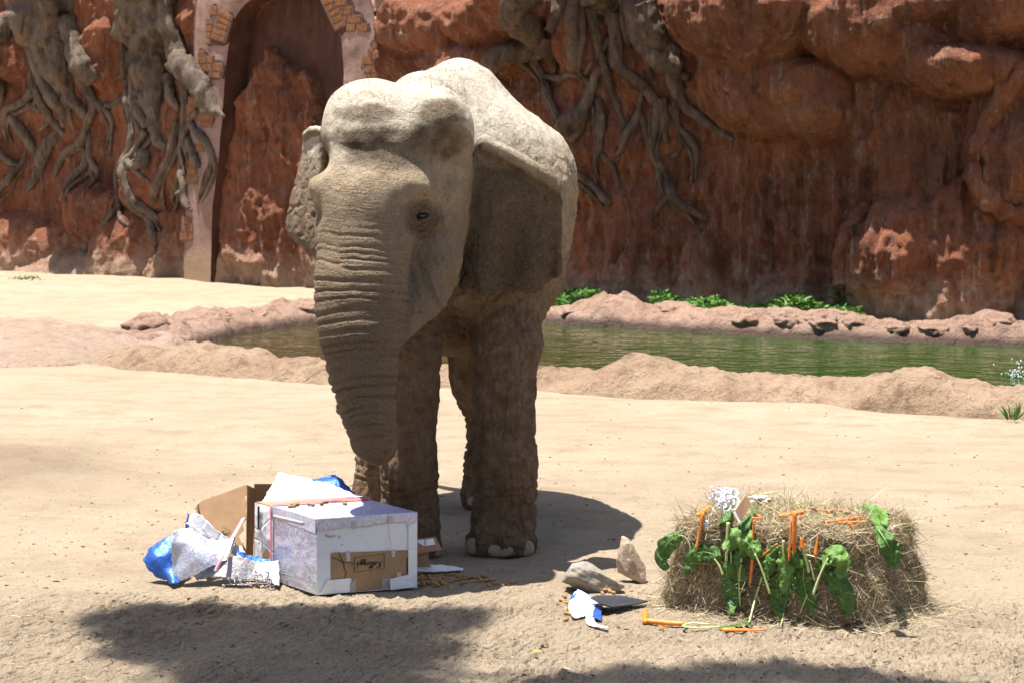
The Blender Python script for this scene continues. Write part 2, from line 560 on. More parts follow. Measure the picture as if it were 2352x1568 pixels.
for i, (u, v, vb, ru) in enumerate([(1405, 682, 742, 62), (1548, 697, 752, 58), (2300, 718, 790, 50), (1830, 712, 774, 50), (1965, 722, 780, 36), (690, 690, 742, 46), (330, 724, 795, 62), (1460, 700, 748, 30), (1620, 712, 762, 34), (1720, 716, 768, 40), (1900, 716, 778, 46), (2060, 736, 784, 40), (2160, 738, 787, 44), (2235, 730, 789, 34), (1310, 704, 744, 36), (590, 708, 754, 40), (480, 716, 768, 44)]):
    b = G(u, vb, -0.06)
    y = b[1] + 0.42
    top = CAMH + (YHP - v) / FPX * y
    r = ru / FPX * y
    mk('boulder', boulder_vf((b[0], y, 0.42 * top), (r, 0.42, 0.60 * top), 100 + i, 4), MAT_RIM_FAR, farbank)
# the flat rock apron where both banks meet
ax = np.linspace(-7.6, -3.55, 120)
ay = np.linspace(19.6, 25.2, 130)
AX, AY = np.meshgrid(ax, ay, indexing='ij')
pp = np.stack([AX, AY, AX * 0], -1)
e = ((AX + 5.55) / 1.95) ** 2 + ((AY - 22.3 + 0.25 * (AX + 5.5)) / 2.2) ** 2 + 0.22 * fbm(pp * 0.9, 3, seed=71)
AZ = -0.08 + 0.28 * np.clip(1 - e, 0, 1) ** 0.42 + 0.018 * ridged(np.stack([AX * 3.2 + AY, AY * 1.2, AX * 0], -1), 3, 73) * (e < 1) + 0.05 * fbm(pp * 1.2, 3, seed=75) * (e < 1)
MAT_APRON = rock_material('apron_rock', ((0.34, 0.215, 0.155), (0.44, 0.310, 0.230), (0.38, 0.265, 0.20), (0.48, 0.37, 0.275)), 0.5)
mk('apron', (np.stack([AX, AY, AZ], -1).reshape(-1, 3), grid_faces(120, 130)), MAT_APRON, farbank)

# ------------------------------------------------------------------ the cliff wall
WB = [(-420, 606), (-200, 612), (0, 620), (150, 627), (300, 632), (440, 641), (560, 653), (720, 660), (1000, 678), (1300, 698), (1600, 708), (1960, 725), (2352, 736), (2600, 743), (2900, 752)]
wb = np.array([G(u, v)[:2] for u, v in WB])
wl = catmull(wb, 640)
seg = np.r_[0, np.cumsum(np.linalg.norm(np.diff(wl, axis=0), axis=1))]
ws = np.arange(0, seg[-1], 0.027)
wl = np.column_stack([np.interp(ws, seg, wl[:, k]) for k in (0, 1)])
wt = unit(np.gradient(wl, axis=0))
ker = np.ones(61) / 61
wt = unit(np.column_stack([np.convolve(np.pad(wt[:, k], 30, 'edge'), ker, 'valid') for k in (0, 1)]))
wnrm = np.column_stack([wt[:, 1], -wt[:, 0]])          # towards the pond
wu = CXP + wl[:, 0] / wl[:, 1] * FPX

def wall_plan(u):
    """plan point and outward normal of the wall's base line in the direction u"""
    u = np.asarray(u, float)
    x = np.interp(u, wu, wl[:, 0]); y = np.interp(u, wu, wl[:, 1])
    n = unit(np.stack([np.interp(u, wu, wnrm[:, 0]), np.interp(u, wu, wnrm[:, 1])], -1))
    return x, y, n

def lobe(u, v, u0, v0, ru, rv, h, p=0.6, rot=0.0):
    c, s = math.cos(math.radians(rot)), math.sin(math.radians(rot))
    a = ((u - u0) * c + (v - v0) * s) / ru
    b = (-(u - u0) * s + (v - v0) * c) / rv
    return h * np.clip(1 - a * a - b * b, 0, 1) ** p

def in_arch(u, v, grow=0.0):
    """signed-ish px distance to the doorway opening (positive inside)"""
    cx = np.interp(v, [0, 200, 400, 660], [683, 674, 668, 662])
    half = np.interp(v, [-25, -15, 0, 20, 50, 90, 140, 200, 660], [0, 50, 82, 103, 120, 130, 136, 139, 148]) + grow
    return half - np.abs(u - cx)

def wall_disp(u, v):
    """how far the rock stands out from the base line (m), u, v = frame pixels"""
    u = np.asarray(u, float); v = np.asarray(v, float)
    p = np.stack([u / 130.0, v / 130.0, u * 0], -1)
    wu_ = u + 16 * fbm(p * 1.1, 3, seed=201)
    wv_ = v + 16 * fbm(p * 1.1, 3, seed=205)
    L = lambda *a, **k: lobe(wu_, wv_, *a, **k)
    d = 0.16 * fbm(p * 0.7, 4, seed=210) + 0.05 * ridged(p * np.array([2.2, 1.3, 1]), 3, 214)
    right = sstep(1230, 1350, u)
    # run-down ribs low on the right
    ribs = ridged(np.stack([u / 26.0 + 0.4 * vn(p * 1.5, 216), v / 210.0, u * 0], -1), 2, 217)
    d = d + 0.055 * ribs * right * sstep(250, 420, v)
    d = d + right * 0.30 * sstep(420, 0, v)                     # the upper part leans out
    big = np.maximum.reduce([
        L(1745, 40, 175, 125, 1.05, p=0.38), L(1700, 0, 120, 150, 0.85, p=0.4),
        L(1800, 215, 165, 115, 0.72, p=0.55), L(1890, 255, 85, 80, 0.62, p=0.6), L(1690, 190, 80, 120, 0.45, p=0.7),
        L(2010, 50, 130, 130, 0.75, p=0.5), L(2130, 20, 150, 60, 0.70, p=0.5), L(2290, 10, 120, 110, 0.90, p=0.5),
        L(2220, 165, 150, 72, 0.85, p=0.5, rot=8), L(2110, 110, 120, 80, 0.60, p=0.55),
        L(2330, 330, 120, 175, 0.55, p=0.35), L(2290, 420, 62, 75, 0.62, p=0.45),
        L(2060, 610, 110, 165, 0.85, p=0.5, rot=12), L(2230, 590, 130, 190, 0.70, p=0.4), L(2160, 690, 120, 90, 0.7, p=0.5),
        L(1600, 640, 46, 120, 0.32, p=0.7), L(1440, 650, 30, 90, 0.22, p=0.7), L(1870, 660, 32, 90, 0.25, p=0.7),
        L(1000, 60, 110, 75, 0.75, p=0.5), L(1150, 40, 110, 70, 0.85, p=0.5), L(930, 150, 90, 90, 0.5, p=0.5), L(1100, 140, 130, 60, 0.6, p=0.55),
        L(1230, 0, 90, 60, 0.9, p=0.5), L(960, 300, 120, 120, 0.45, p=0.5), L(1350, 90, 60, 90, 0.25),
        L(285, 575, 85, 95, 0.50, p=0.6), L(210, 490, 75, 70, 0.36, p=0.7), L(390, 570, 60, 90, 0.34, p=0.7), L(60, 570, 100, 80, 0.40, p=0.7),
        L(330, 430, 60, 70, 0.22), L(250, 120, 50, 90, 0.30, p=0.6), L(20, 110, 60, 90, 0.45, p=0.5), L(-60, 420, 100, 120, 0.4, p=0.5),
        L(150, 620, 120, 50, 0.35, p=0.6), L(400, 620, 70, 50, 0.3, p=0.6), u * 0])
    d = d + big
    d = d + sstep(560, 650, v) * (1 - right) * 0.25 + sstep(640, 740, v) * right * 0.12  # spreading foot
    # the walled-up doorway: plane, flat, set back; broken rock fills its lower part
    a = in_arch(u, v, 4)
    k = sstep(-6, 4, a)
    door = -0.35 + 0.012 * fbm(p * 4, 3, seed=230)
    edge = np.interp(wu_, [545, 575, 590, 600, 640, 662, 680, 700, 712, 730, 760, 812], [260, 130, 92, 96, 135, 145, 140, 185, 250, 420, 520, 580])
    rk = sstep(-4, 6, wv_ - edge)
    rock = -0.12 + 0.10 * ridged(np.stack([u / 42.0, v / 110.0, u * 0], -1), 3, 233) + 0.05 * fbm(p * 2.2, 3, seed=235) + 0.12 * sstep(300, 640, v)
    d = d * (1 - k) + k * (door * (1 - rk) + rock * rk)
    pil = sstep(-10, 0, in_arch(u, v, 105)) * (1 - k)
    d = d * (1 - pil) + pil * np.minimum(d, 0.05)
    return d

def wall_pt(u, v, off=0.0):
    """point standing `off` metres proud of the rock face seen in direction (u, v)"""
    x, y, n = wall_plan(u)
    z = CAMH + (YHP - np.asarray(v, float)) / FPX * y
    d = wall_disp(u, v) + off
    return np.stack([x + n[..., 0] * d, y + n[..., 1] * d, z], -1)

zz = np.r_[np.arange(-0.3, 5.4, 0.032), np.arange(5.45, 7.4, 0.12)]
WU = np.repeat(wu[:, None], len(zz), 1)
WY = np.repeat(wl[:, 1][:, None], len(zz), 1)
WV = YHP - (zz[None] - CAMH) / WY * FPX
WD = wall_disp(WU, WV)
p3 = np.stack([WU / 60.0, WV / 60.0, WU * 0], -1)
WD = WD + (0.028 * fbm(p3 * 1.6, 4, 0.6, seed=240) + 0.018 * ridged(p3 * np.array([2.2, 1.0, 1.0]), 3, 244) + 0.014 * ridged(p3 * np.array([7.5, 2.4, 1.0]), 3, 247)) * (1 - 0.85 * sstep(0, 6, in_arch(WU, WV, 0)) * (WV < 150))
WV3 = np.zeros(WU.shape + (3,))
WV3[..., 0] = wl[:, 0][:, None] + wnrm[:, 0][:, None] * WD
WV3[..., 1] = wl[:, 1][:, None] + wnrm[:, 1][:, None] * WD
WV3[..., 2] = zz[None]
# a top that runs back so the wall is a body, not a sheet
back = WV3[:, -1:, :].copy(); back[..., :2] -= wnrm[:, None] * 5.0; back[..., 2] += 0.6
down = back.copy(); down[..., 2] = -0.3
WV3 = np.concatenate([WV3, back, down], 1)
wall = mk('rock_wall', (WV3.reshape(-1, 3), grid_faces(WV3.shape[0], WV3.shape[1])[:, ::-1]), MAT_WALL,
          label='tall red brown artificial rock cliff wall behind the pond', cat='rock wall', base=(0, 30, 0))
# ------------------------------------------------------------------ walled-up archway with patches of brick
t = NT('arch_plaster', 0.9, 0.2)
n1 = t.noise(1.6, 6, 0.65); n2 = t.noise(9, 6, 0.65); n3 = t.noise(45, 4, 0.7)
c = t.ramp(n1, (0.30, (0.215, 0.130, 0.105)), (0.55, (0.30, 0.195, 0.160)), (0.75, (0.36, 0.25, 0.205)))
c = t.mix(t.ramp(n2, (0.52, 0), (0.72, 0.7)), c, (0.155, 0.085, 0.066))
ft = t.math('ADD', t.math('MULTIPLY', t.xyz(2), -1.2), t.math('MULTIPLY', n1, 2.2))
c = t.mix(t.math('MULTIPLY', t.ramp(ft, (0.1, 0), (0.8, 1)), 0.85), c, (0.36, 0.25, 0.16))
MAT_PLASTER = t.set(Base_Color=c, Normal=t.bump(n3, 0.5, 0.02, t.bump(n2, 0.4, 0.05)))
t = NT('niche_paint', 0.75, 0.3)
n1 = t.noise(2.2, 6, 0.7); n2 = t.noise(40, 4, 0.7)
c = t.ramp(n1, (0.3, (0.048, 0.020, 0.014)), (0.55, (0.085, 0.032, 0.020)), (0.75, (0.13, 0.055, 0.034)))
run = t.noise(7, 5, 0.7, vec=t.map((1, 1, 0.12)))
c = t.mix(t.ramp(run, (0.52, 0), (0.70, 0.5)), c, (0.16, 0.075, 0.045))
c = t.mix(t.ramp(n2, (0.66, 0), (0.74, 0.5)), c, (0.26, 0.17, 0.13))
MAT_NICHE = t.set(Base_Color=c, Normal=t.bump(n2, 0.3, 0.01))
t = NT('ochre_brick', 0.85, 0.25)
n1 = t.noise(14, 5, 0.7); r_ = t.rand()
c = t.ramp(n1, (0.34, (0.085, 0.030, 0.016)), (0.50, (0.215, 0.090, 0.035)), (0.7, (0.33, 0.165, 0.066)))
c = t.mix(t.math('MULTIPLY', r_, 0.45), c, (0.26, 0.10, 0.045))
MAT_BRICK = t.set(Base_Color=c, Normal=t.bump(n1, 0.5, 0.02))
MAT_MORTAR = simple_mat('mortar', (0.16, 0.115, 0.105), 0.9, 0.35, 9, 0.3)

ARCH_IN = [(508, 664), (512, 500), (522, 400), (532, 300), (538, 200), (545, 120), (556, 60), (575, 22), (600, 0), (640, -14), (683, -20), (726, -14), (766, 2), (787, 25), (800, 60), (808, 110), (812, 180), (816, 300), (824, 672)]
ARCH_OUT = [(444, 664), (450, 500), (458, 400), (464, 300), (468, 200), (470, 120), (471, 60), (474, 10), (490, -60), (560, -120), (683, -150), (800, -120), (862, -60), (878, 10), (886, 60), (896, 110), (906, 170), (918, 300), (930, 682)]
ARCH_D = 0.24
def arch_pt(u, v, d):
    x, y, n = wall_plan(u)
    z = CAMH + (YHP - np.asarray(v, float)) / FPX * y
    return np.stack([x + n[..., 0] * d, y + n[..., 1] * d, z], -1)
ai = catmull(ARCH_IN, 150); ao = catmull(ARCH_OUT, 150)
rows = []
for d in np.linspace(-0.45, ARCH_D - 0.02, 8):
    rows.append(arch_pt(ao[:, 0] - 3 * np.sign(ao[:, 0] - 683) * 0, ao[:, 1], d))
for f in np.linspace(0.0, 1.0, 14):
    q = ao * (1 - f) + ai * f
    bulge = ARCH_D - 0.03 * (abs(f - 0.5) * 2) ** 6
    rows.append(arch_pt(q[:, 0], q[:, 1], bulge))
jamb = np.array([arch_pt(ai[:, 0], ai[:, 1], d) for d in np.linspace(ARCH_D - 0.03, -0.50, 10)])
A = np.array(rows)
A[..., :2] += (0.018 * fbm(A * 2.5, 4, seed=401))[..., None] * np.array([-0.6, -0.8])
arch_base = arch_pt(np.array(683.0), np.array(655.0), 0.0)
archway = empty('archway', (arch_base[0], arch_base[1], 0), 'walled-up arched doorway with pinkish plaster frame set in the cliff', 'archway')
jamb[..., :2] += (0.018 * fbm(jamb * 2.5, 4, seed=401))[..., None] * np.array([-0.6, -0.8])
mk('jamb', (jamb.reshape(-1, 3), grid_faces(*jamb.shape[:2])), MAT_NICHE, archway)
mk('plaster_frame', (A.reshape(-1, 3), grid_faces(A.shape[0], A.shape[1])), MAT_PLASTER, archway)
q = ai.copy(); q[:, 0] = 683 + (q[:, 0] - 683) * 1.03; q[:, 1] = np.where(q[:, 1] < 20, q[:, 1] - 6, q[:, 1])
L = q[:75]; R = q[75:][::-1]
nn_ = min(len(L), len(R))
rows = np.array([arch_pt(L[:nn_, 0] * (1 - f) + R[:nn_, 0] * f, L[:nn_, 1] * (1 - f) + R[:nn_, 1] * f, -0.27) for f in np.linspace(0, 1, 12)])
mk('niche_panel', (rows.reshape(-1, 3), grid_faces(12, nn_)), MAT_NICHE, archway)

def c2(x, y): return (402 + x * 0.2563, y * 0.2563)
def c4(x, y): return (x * 0.3662, y * 0.3662)
quads = []
def rect(cv, x0, y0, x1, y1, sk=0):
    quads.append([cv(x0, y0 + sk), cv(x1, y0), cv(x1, y1), cv(x0, y1 + sk)])
for k in range(5):     # wedge bricks round the left haunch
    a0, a1 = k / 5, (k + 1) / 5
    def lp(a): return (505 - 65 * a, 85 + 270 * a)
    def rp(a): return (612 - 62 * a, 150 + 240 * a)
    quads.append([c2(*lp(a0 + 0.02)), c2(*rp(a0 + 0.02)), c2(*rp(a1 - 0.02)), c2(*lp(a1 - 0.02))])
for k in range(5):     # and the right one
    a0, a1 = k / 5, (k + 1) / 5
    def lp(a): return (1408 + 135 * a, 10 + 275 * a)
    def rp(a): return (1515 + 125 * a, -32 + 268 * a)
    quads.append([c2(*lp(a0 + 0.02)), c2(*rp(a0 + 0.02)), c2(*rp(a1 - 0.02)), c2(*lp(a1 - 0.02))])
for r in [(430, 70, 492, 138), (395, 182, 458, 222), (395, 230, 448, 290), (395, 298, 438, 342), (400, 350, 436, 396),
          (335, 462, 380, 508), (328, 514, 398, 570), (404, 514, 456, 570), (345, 578, 448, 642), (455, 578, 530, 642), (420, 650, 520, 702),
          (235, 882, 300, 942), (224, 950, 320, 1012), (218, 1020, 250, 1078), (256, 1020, 320, 1082), (340, 1022, 446, 1086), (345, 1094, 440, 1140),
          (300, 1302, 372, 1360), (255, 1452, 330, 1502), (228, 1510, 300, 1566),
          (1540, -20, 1640, 60), (1575, 72, 1690, 140), (1606, 150, 1644, 206), (1655, 150, 1772, 214), (1645, 224, 1722, 286), (1732, 224, 1832, 286),
          (1872, 390, 1926, 442), (1830, 452, 1940, 512), (1792, 522, 1872, 582), (1880, 522, 1952, 584), (1800, 594, 1936, 660), (1944, 594, 1972, 660), (1820, 670, 1860, 716), (1868, 670, 1962, 716)]:
    rect(c2, *r)
for r in [(1268, 985, 1312, 1050), (1258, 1062, 1312, 1100), (1250, 1110, 1320, 1152), (1222, 1365, 1280, 1402), (1220, 1410, 1252, 1452), (1258, 1410, 1292, 1452), (1212, 1462, 1292, 1502)]:
    rect(c4, *r)
MAT_SCAR = simple_mat('bare_patch', (0.095, 0.040, 0.026), 0.9, 0.4, 8, 0.5, 30)
for pt in ([(425, 66), (480, 42), (520, 66), (612, 135), (604, 250), (555, 402), (480, 414), (403, 402), (384, 188), (428, 178), (424, 140)],
           [(322, 460), (350, 436), (402, 476), (462, 536), (534, 566), (538, 692), (470, 718), (410, 694), (326, 604)],
           [(238, 862), (322, 876), (332, 1006), (452, 1008), (458, 1092), (400, 1148), (328, 1104), (204, 1088)],
           [(1404, 0), (1500, -40), (1650, -30), (1702, 66), (1694, 112), (1752, 116), (1842, 250), (1834, 294), (1640, 296), (1555, 312)],
           [(1860, 378), (1938, 376), (1992, 722), (1786, 724), (1778, 560)]):
    q_ = catmull(np.array([c2(*k_) for k_ in pt + pt[:1]]), 60)[:-1]
    q_ = q_ + 1.2 * np.column_stack([vn(np.column_stack([q_ * 0.4, q_[:, 0] * 0]), 3), vn(np.column_stack([q_ * 0.4, q_[:, 0] * 0]), 4)])
    f3 = arch_pt(q_[:, 0], q_[:, 1], ARCH_D + 0.004)
    b3 = arch_pt(q_[:, 0], q_[:, 1], ARCH_D - 0.05)
    k_ = len(q_)
    Fp = [list(range(k_))] + [[(i + 1) % k_, i, k_ + i, k_ + (i + 1) % k_] for i in range(k_)]
    ar_ = sum((q_[i][0] * q_[(i + 1) % k_][1] - q_[(i + 1) % k_][0] * q_[i][1]) for i in range(k_))
    if ar_ > 0:
        Fp = [f[::-1] for f in Fp]
    mk('bare_patch', (np.vstack([f3, b3]), Fp), MAT_SCAR, archway, smooth=False)
bed = []
for qd in quads:
    qd = np.array(qd)
    m = qd.mean(0)
    fr = arch_pt(qd[:, 0], qd[:, 1], ARCH_D + 0.020)
    bk = arch_pt(qd[:, 0], qd[:, 1], ARCH_D - 0.04)
    fr2 = fr.mean(0) + (fr - fr.mean(0)) * 0.93
    V = np.vstack([fr2, fr * 0.6 + bk * 0.4, bk])
    F = [[0, 3, 2, 1]] + [[i, (i + 1) % 4, 4 + (i + 1) % 4, 4 + i] for i in range(4)] + [[4 + i, 4 + (i + 1) % 4, 8 + (i + 1) % 4, 8 + i] for i in range(4)]
    bo = mk('brick', (V, F), MAT_BRICK, archway, smooth=False)
    big_ = m + (qd - m) * np.array([1.16, 1.30])
    f0 = arch_pt(big_[:, 0], big_[:, 1], ARCH_D + 0.0085 + 0.0008 * (len(bed) % 5))
    b0 = arch_pt(big_[:, 0], big_[:, 1], ARCH_D - 0.05)
    bed.append(1)
    mk('mortar', (np.vstack([f0, b0]), [[0, 3, 2, 1]] + [[i, (i + 1) % 4, 4 + (i + 1) % 4, 4 + i] for i in range(4)]), MAT_MORTAR, bo, smooth=False)

# ------------------------------------------------------------------ sculpted tree roots clinging to the rock
def bark_material(name, cols, zs=0.3):
    t = NT(name, 0.85, 0.25)
    n1 = t.noise(2.2, 5, 0.6)
    g = t.noise(9, 6, 0.7, vec=t.map((1, 1, zs)))
    n3 = t.noise(30, 4, 0.7)
    c = t.mix(t.ramp(n1, (0.35, 0), (0.65, 1)), cols[0], cols[1])
    c = t.mix(t.ramp(g, (0.50, 0), (0.66, 0.85)), c, tuple(q * 0.40 for q in cols[0]))
    c = t.mix(t.ramp(g, (0.28, 0.75), (0.42, 0)), c, cols[2])
    c = t.mix(t.ramp(n1, (0.60, 0), (0.74, 0.7)), c, cols[3])
    return t.set(Base_Color=c, Normal=t.bump(n3, 0.6, 0.03, t.bump(g, 1.0, 0.11)))
MAT_BARK = bark_material('root_bark', ((0.130, 0.092, 0.066), (0.230, 0.172, 0.128), (0.380, 0.310, 0.245), (0.245, 0.112, 0.058)))
MAT_BARK_C = bark_material('root_bark_dark', ((0.120, 0.076, 0.054), (0.220, 0.150, 0.108), (0.360, 0.280, 0.215), (0.260, 0.115, 0.056)))

def root_vf(cv, pts, sc, seed, lift=0.35, nseg=None, n=10, lump=0.30, d0=0.0, fat=0.98):
    a = np.array([(*cv(x, y), r * sc * fat) for x, y, r in pts])
    m = nseg or max(14, int(np.sum(np.hypot(*np.diff(a[:, :2], axis=0).T)) / 5))
    a = catmull(a, m)
    _, y, _ = wall_plan(a[:, 0])
    rm = np.maximum(a[:, 2], 1.2) / FPX * y
    d = wall_disp(a[:, 0], a[:, 1])
    dp = np.pad(d, 2, 'edge'); d = np.maximum.reduce([dp[i:i + m] for i in range(5)])
    d = np.where((a[:, 0] > 436) & (a[:, 0] < 575) & (a[:, 1] < 560), np.maximum(d, ARCH_D), d)
    ker = np.hanning(min(9, m | 1)); ker /= ker.sum()
    h = len(ker) // 2
    d = np.convolve(np.pad(d, h, 'edge'), ker, 'valid')[:m]
    k = wall_pt(a[:, 0], a[:, 1], d - wall_disp(a[:, 0], a[:, 1]) + lift * rm + d0)
    return tube(k, rm, max(n, 14), flute=0.16, lump=lump, lumpf=3.0 if rm.max() > 0.2 else 6.0, seed=seed)

def root_tree(label, cv, sc, trunks, roots, mat, base_uv, seed):
    b = wall_pt(np.array(float(base_uv[0])), np.array(float(base_uv[1])))
    t_ = empty('sculpted_tree', (b[0], b[1], 0), label, 'tree')
    for k, tr in enumerate(trunks):
        mk('trunk', root_vf(cv, tr, sc, seed + k, 0.0, 46, 40, 0.34), mat, t_)
    extra = []
    rr = random.Random(seed)
    for r in roots:
        if len(r) >= 4 and max(q[2] for q in r) < 60:
            dx, dy = rr.uniform(-34, 34), rr.uniform(-10, 40)
            extra.append([(x + dx + rr.uniform(-16, 16), y * (1 + 0.05 * rr.random()) + dy + rr.uniform(-10, 10), max(4, q * 0.5)) for x, y, q in r])
    for k, r in enumerate(list(roots) + extra):
        mk('root', root_vf(cv, r, sc, seed + 50 + k, 0.55), mat, t_)
    return t_
A_TR = [[(320, -120, 230), (330, 100, 200), (360, 280, 150), (400, 450, 85), (430, 600, 48), (440, 690, 20)]]
A_R = [[(150, -30, 45), (120, 150, 55), (90, 250, 60), (70, 400, 55), (50, 550, 45), (20, 690, 18)], [(230, 300, 24), (235, 520, 24), (230, 600, 26), (150, 660, 24), (80, 690, 22), (55, 760, 18), (45, 885, 9)],
       [(250, 560, 20), (300, 680, 24), (340, 780, 24), (390, 855, 16)], [(240, 150, 70), (290, 420, 52), (360, 600, 42), (410, 700, 34), (390, 790, 18)], [(400, 300, 70), (430, 500, 45), (460, 600, 36), (520, 700, 28), (548, 755, 14)],
       [(450, 120, 60), (540, 320, 62), (620, 450, 58), (655, 515, 46)], [(500, 380, 28), (530, 520, 28), (590, 620, 26), (580, 700, 25), (545, 800, 24), (500, 880, 25), (420, 940, 25), (370, 1000, 22), (330, 1115, 9)],
       [(600, 640, 22), (680, 700, 21), (715, 760, 17), (705, 860, 13), (680, 985, 6)], [(545, 830, 15), (550, 980, 17), (590, 1080, 17), (580, 1185, 7)], [(350, 820, 26), (300, 900, 40), (260, 1000, 40), (230, 1100, 30), (160, 1168, 18)],
       [(110, 740, 38), (160, 830, 34), (200, 930, 28), (215, 1015, 11)], [(-20, 830, 18), (50, 980, 21), (112, 1052, 15)], [(170, 930, 14), (120, 1040, 18), (70, 1150, 21), (30, 1255, 9)],
       [(500, 920, 15), (515, 1020, 21), (450, 1100, 21), (430, 1200, 14), (395, 1262, 6)], [(430, 560, 24), (440, 700, 19), (455, 855, 7)], [(230, 825, 9), (290, 770, 14), (310, 710, 13)], [(220, 655, 20), (275, 702, 15)],
       [(-30, 720, 18), (50, 635, 17)], [(245, 1040, 15), (260, 1215, 7)], [(640, 660, 18), (690, 665, 16), (760, 620, 14), (803, 578, 8)], [(300, 330, 30), (330, 480, 26), (340, 620, 18)]]
B_TR = [[(1010, -120, 215), (980, 100, 190), (950, 260, 165), (940, 400, 135), (955, 560, 100), (1000, 720, 52), (1030, 870, 24)]]
B_R = [[(830, -40, 40), (812, 200, 32), (800, 420, 26), (770, 480, 20), (738, 505, 11)], [(820, 430, 24), (815, 600, 23), (840, 720, 25), (860, 850, 25), (830, 1000, 23), (790, 1100, 21), (785, 1250, 17), (760, 1340, 16), (688, 1425, 10)],
       [(785, 1300, 13), (830, 1380, 14), (895, 1435, 7)], [(860, 320, 52), (880, 550, 42), (920, 720, 37), (960, 805, 26)], [(960, 820, 22), (900, 950, 24), (860, 1020, 26), (870, 1100, 30), (910, 1220, 31), (960, 1300, 25), (1012, 1385, 12)],
       [(1000, 600, 42), (1010, 780, 38), (1040, 880, 34), (1105, 935, 24)], [(880, 1010, 21), (950, 1070, 21), (1025, 1145, 10)],
       [(1180, 420, 30), (1190, 600, 29), (1180, 800, 27), (1170, 1000, 23), (1150, 1120, 20), (1090, 1240, 16), (1065, 1292, 7)], [(1050, 480, 42), (1100, 600, 35), (1165, 690, 22)],
       [(1150, 760, 22), (1120, 960, 26), (1060, 1110, 27), (1020, 1230, 22), (988, 1295, 9)], [(1325, 690, 19), (1270, 790, 19), (1230, 870, 19), (1250, 950, 15), (1260, 1035, 6)],
       [(1290, 780, 24), (1340, 850, 25), (1400, 920, 23), (1410, 1030, 21), (1370, 1150, 19), (1330, 1275, 8)], [(1260, 870, 24), (1300, 960, 27), (1332, 1045, 20)], [(1190, 1070, 21), (1230, 1150, 20), (1240, 1240, 23), (1272, 1315, 16)],
       [(880, 1230, 21), (930, 1330, 25), (990, 1420, 25), (1040, 1535, 12)], [(1170, 1130, 26), (1198, 1225, 16)], [(940, 960, 34), (985, 1000, 36), (940, 1060, 22)], [(1010, 300, 40), (1000, 450, 34), (1040, 560, 24)],
       [(1080, -60, 60), (1110, 120, 52), (1150, 340, 62), (1210, 400, 66), (1300, 450, 72), (1370, 540, 74), (1410, 640, 58), (1450, 700, 32), (1484, 738, 10)]]
root_tree('broad trunk with tangled hanging roots on the cliff, farther from the archway', c4, 0.3662, A_TR, A_R, MAT_BARK, (110, 250), 500)
root_tree('broad trunk with hanging roots on the cliff, touching the archway', c4, 0.3662, B_TR, B_R, MAT_BARK, (350, 250), 600)
def c6(x, y): return (1091 + x * 0.476, y * 0.476)
C_TR = [[(640, -150, 210), (640, -60, 150), (650, 20, 90), (655, 90, 40)]]
C_R = [[(460, -60, 74), (400, 80, 62), (350, 180, 62), (310, 230, 44), (220, 290, 50), (160, 370, 40), (140, 405, 18)], [(420, 190, 32), (405, 280, 23), (395, 355, 10)], [(320, 150, 22), (280, 230, 23), (290, 310, 21), (340, 390, 21), (400, 510, 19), (442, 595, 11)],
       [(340, 370, 17), (430, 380, 15), (520, 365, 15), (575, 395, 15), (592, 445, 13)], [(580, -30, 34), (570, 150, 33), (550, 280, 28), (550, 345, 16)], [(610, -40, 24), (640, 120, 21), (650, 240, 19), (670, 360, 19), (690, 470, 19), (730, 570, 15), (742, 625, 5)],
       [(640, 320, 23), (600, 420, 27), (570, 510, 32), (530, 570, 46), (488, 645, 36)], [(620, 480, 26), (640, 600, 19), (630, 720, 17), (600, 790, 11), (598, 865, 4)], [(630, 740, 14), (680, 800, 15), (700, 850, 11), (704, 905, 4)],
       [(760, -20, 28), (700, 50, 23), (690, 130, 13)], [(720, 70, 30), (715, 200, 27), (730, 320, 27), (800, 380, 25), (860, 440, 25), (900, 520, 25), (890, 620, 21), (870, 700, 21), (890, 790, 15), (912, 835, 9)],
       [(830, 440, 15), (800, 560, 17), (760, 640, 19), (740, 720, 15), (697, 758, 8)], [(815, 550, 14), (840, 650, 15), (870, 740, 15), (895, 830, 12), (878, 895, 7)], [(790, -40, 46), (830, 120, 47), (890, 230, 52), (960, 300, 56), (1035, 335, 40)],
       [(980, 330, 30), (1000, 430, 27), (1020, 490, 27), (1100, 560, 25), (1170, 620, 20), (1230, 660, 14), (1268, 672, 7)], [(995, 490, 15), (1000, 600, 15), (1040, 670, 19), (1075, 740, 17), (1070, 865, 7)], [(1010, 670, 12), (990, 740, 12), (942, 762, 6)],
       [(908, 780, 17), (935, 860, 17), (970, 950, 19), (1030, 1010, 17), (1114, 1068, 11)], [(950, 940, 12), (900, 1010, 12), (858, 1064, 6)], [(870, 30, 54), (930, 180, 48), (1005, 285, 38)], [(500, 820, 13), (560, 880, 17), (640, 960, 17), (672, 982, 9)],
       [(860, 190, 28), (880, 300, 23), (870, 385, 14)], [(690, 195, 15), (630, 300, 14), (578, 363, 9)], [(930, 480, 26), (940, 600, 23), (935, 695, 11)], [(770, 80, 26), (775, 240, 16)], [(520, -40, 40), (500, 60, 36), (460, 160, 30)]]
root_tree('dark bundle of roots spreading down the cliff behind the elephant\'s back', c6, 0.476, C_TR, C_R, MAT_BARK_C, (1395, 150), 700)

for pts_ in ([(2400, 120, 20), (2352, 168, 20), (2292, 268, 20), (2244, 350, 18), (2258, 418, 20), (2300, 468, 22), (2370, 505, 24)], [(2000, 470, 16), (1972, 560, 20), (1962, 640, 20), (1958, 735, 22)]):
    mk('ridge', root_vf(lambda x, y: (x, y), pts_, 1.0, 930, 0.15, None, 14, 0.4), MAT_WALL, wall)

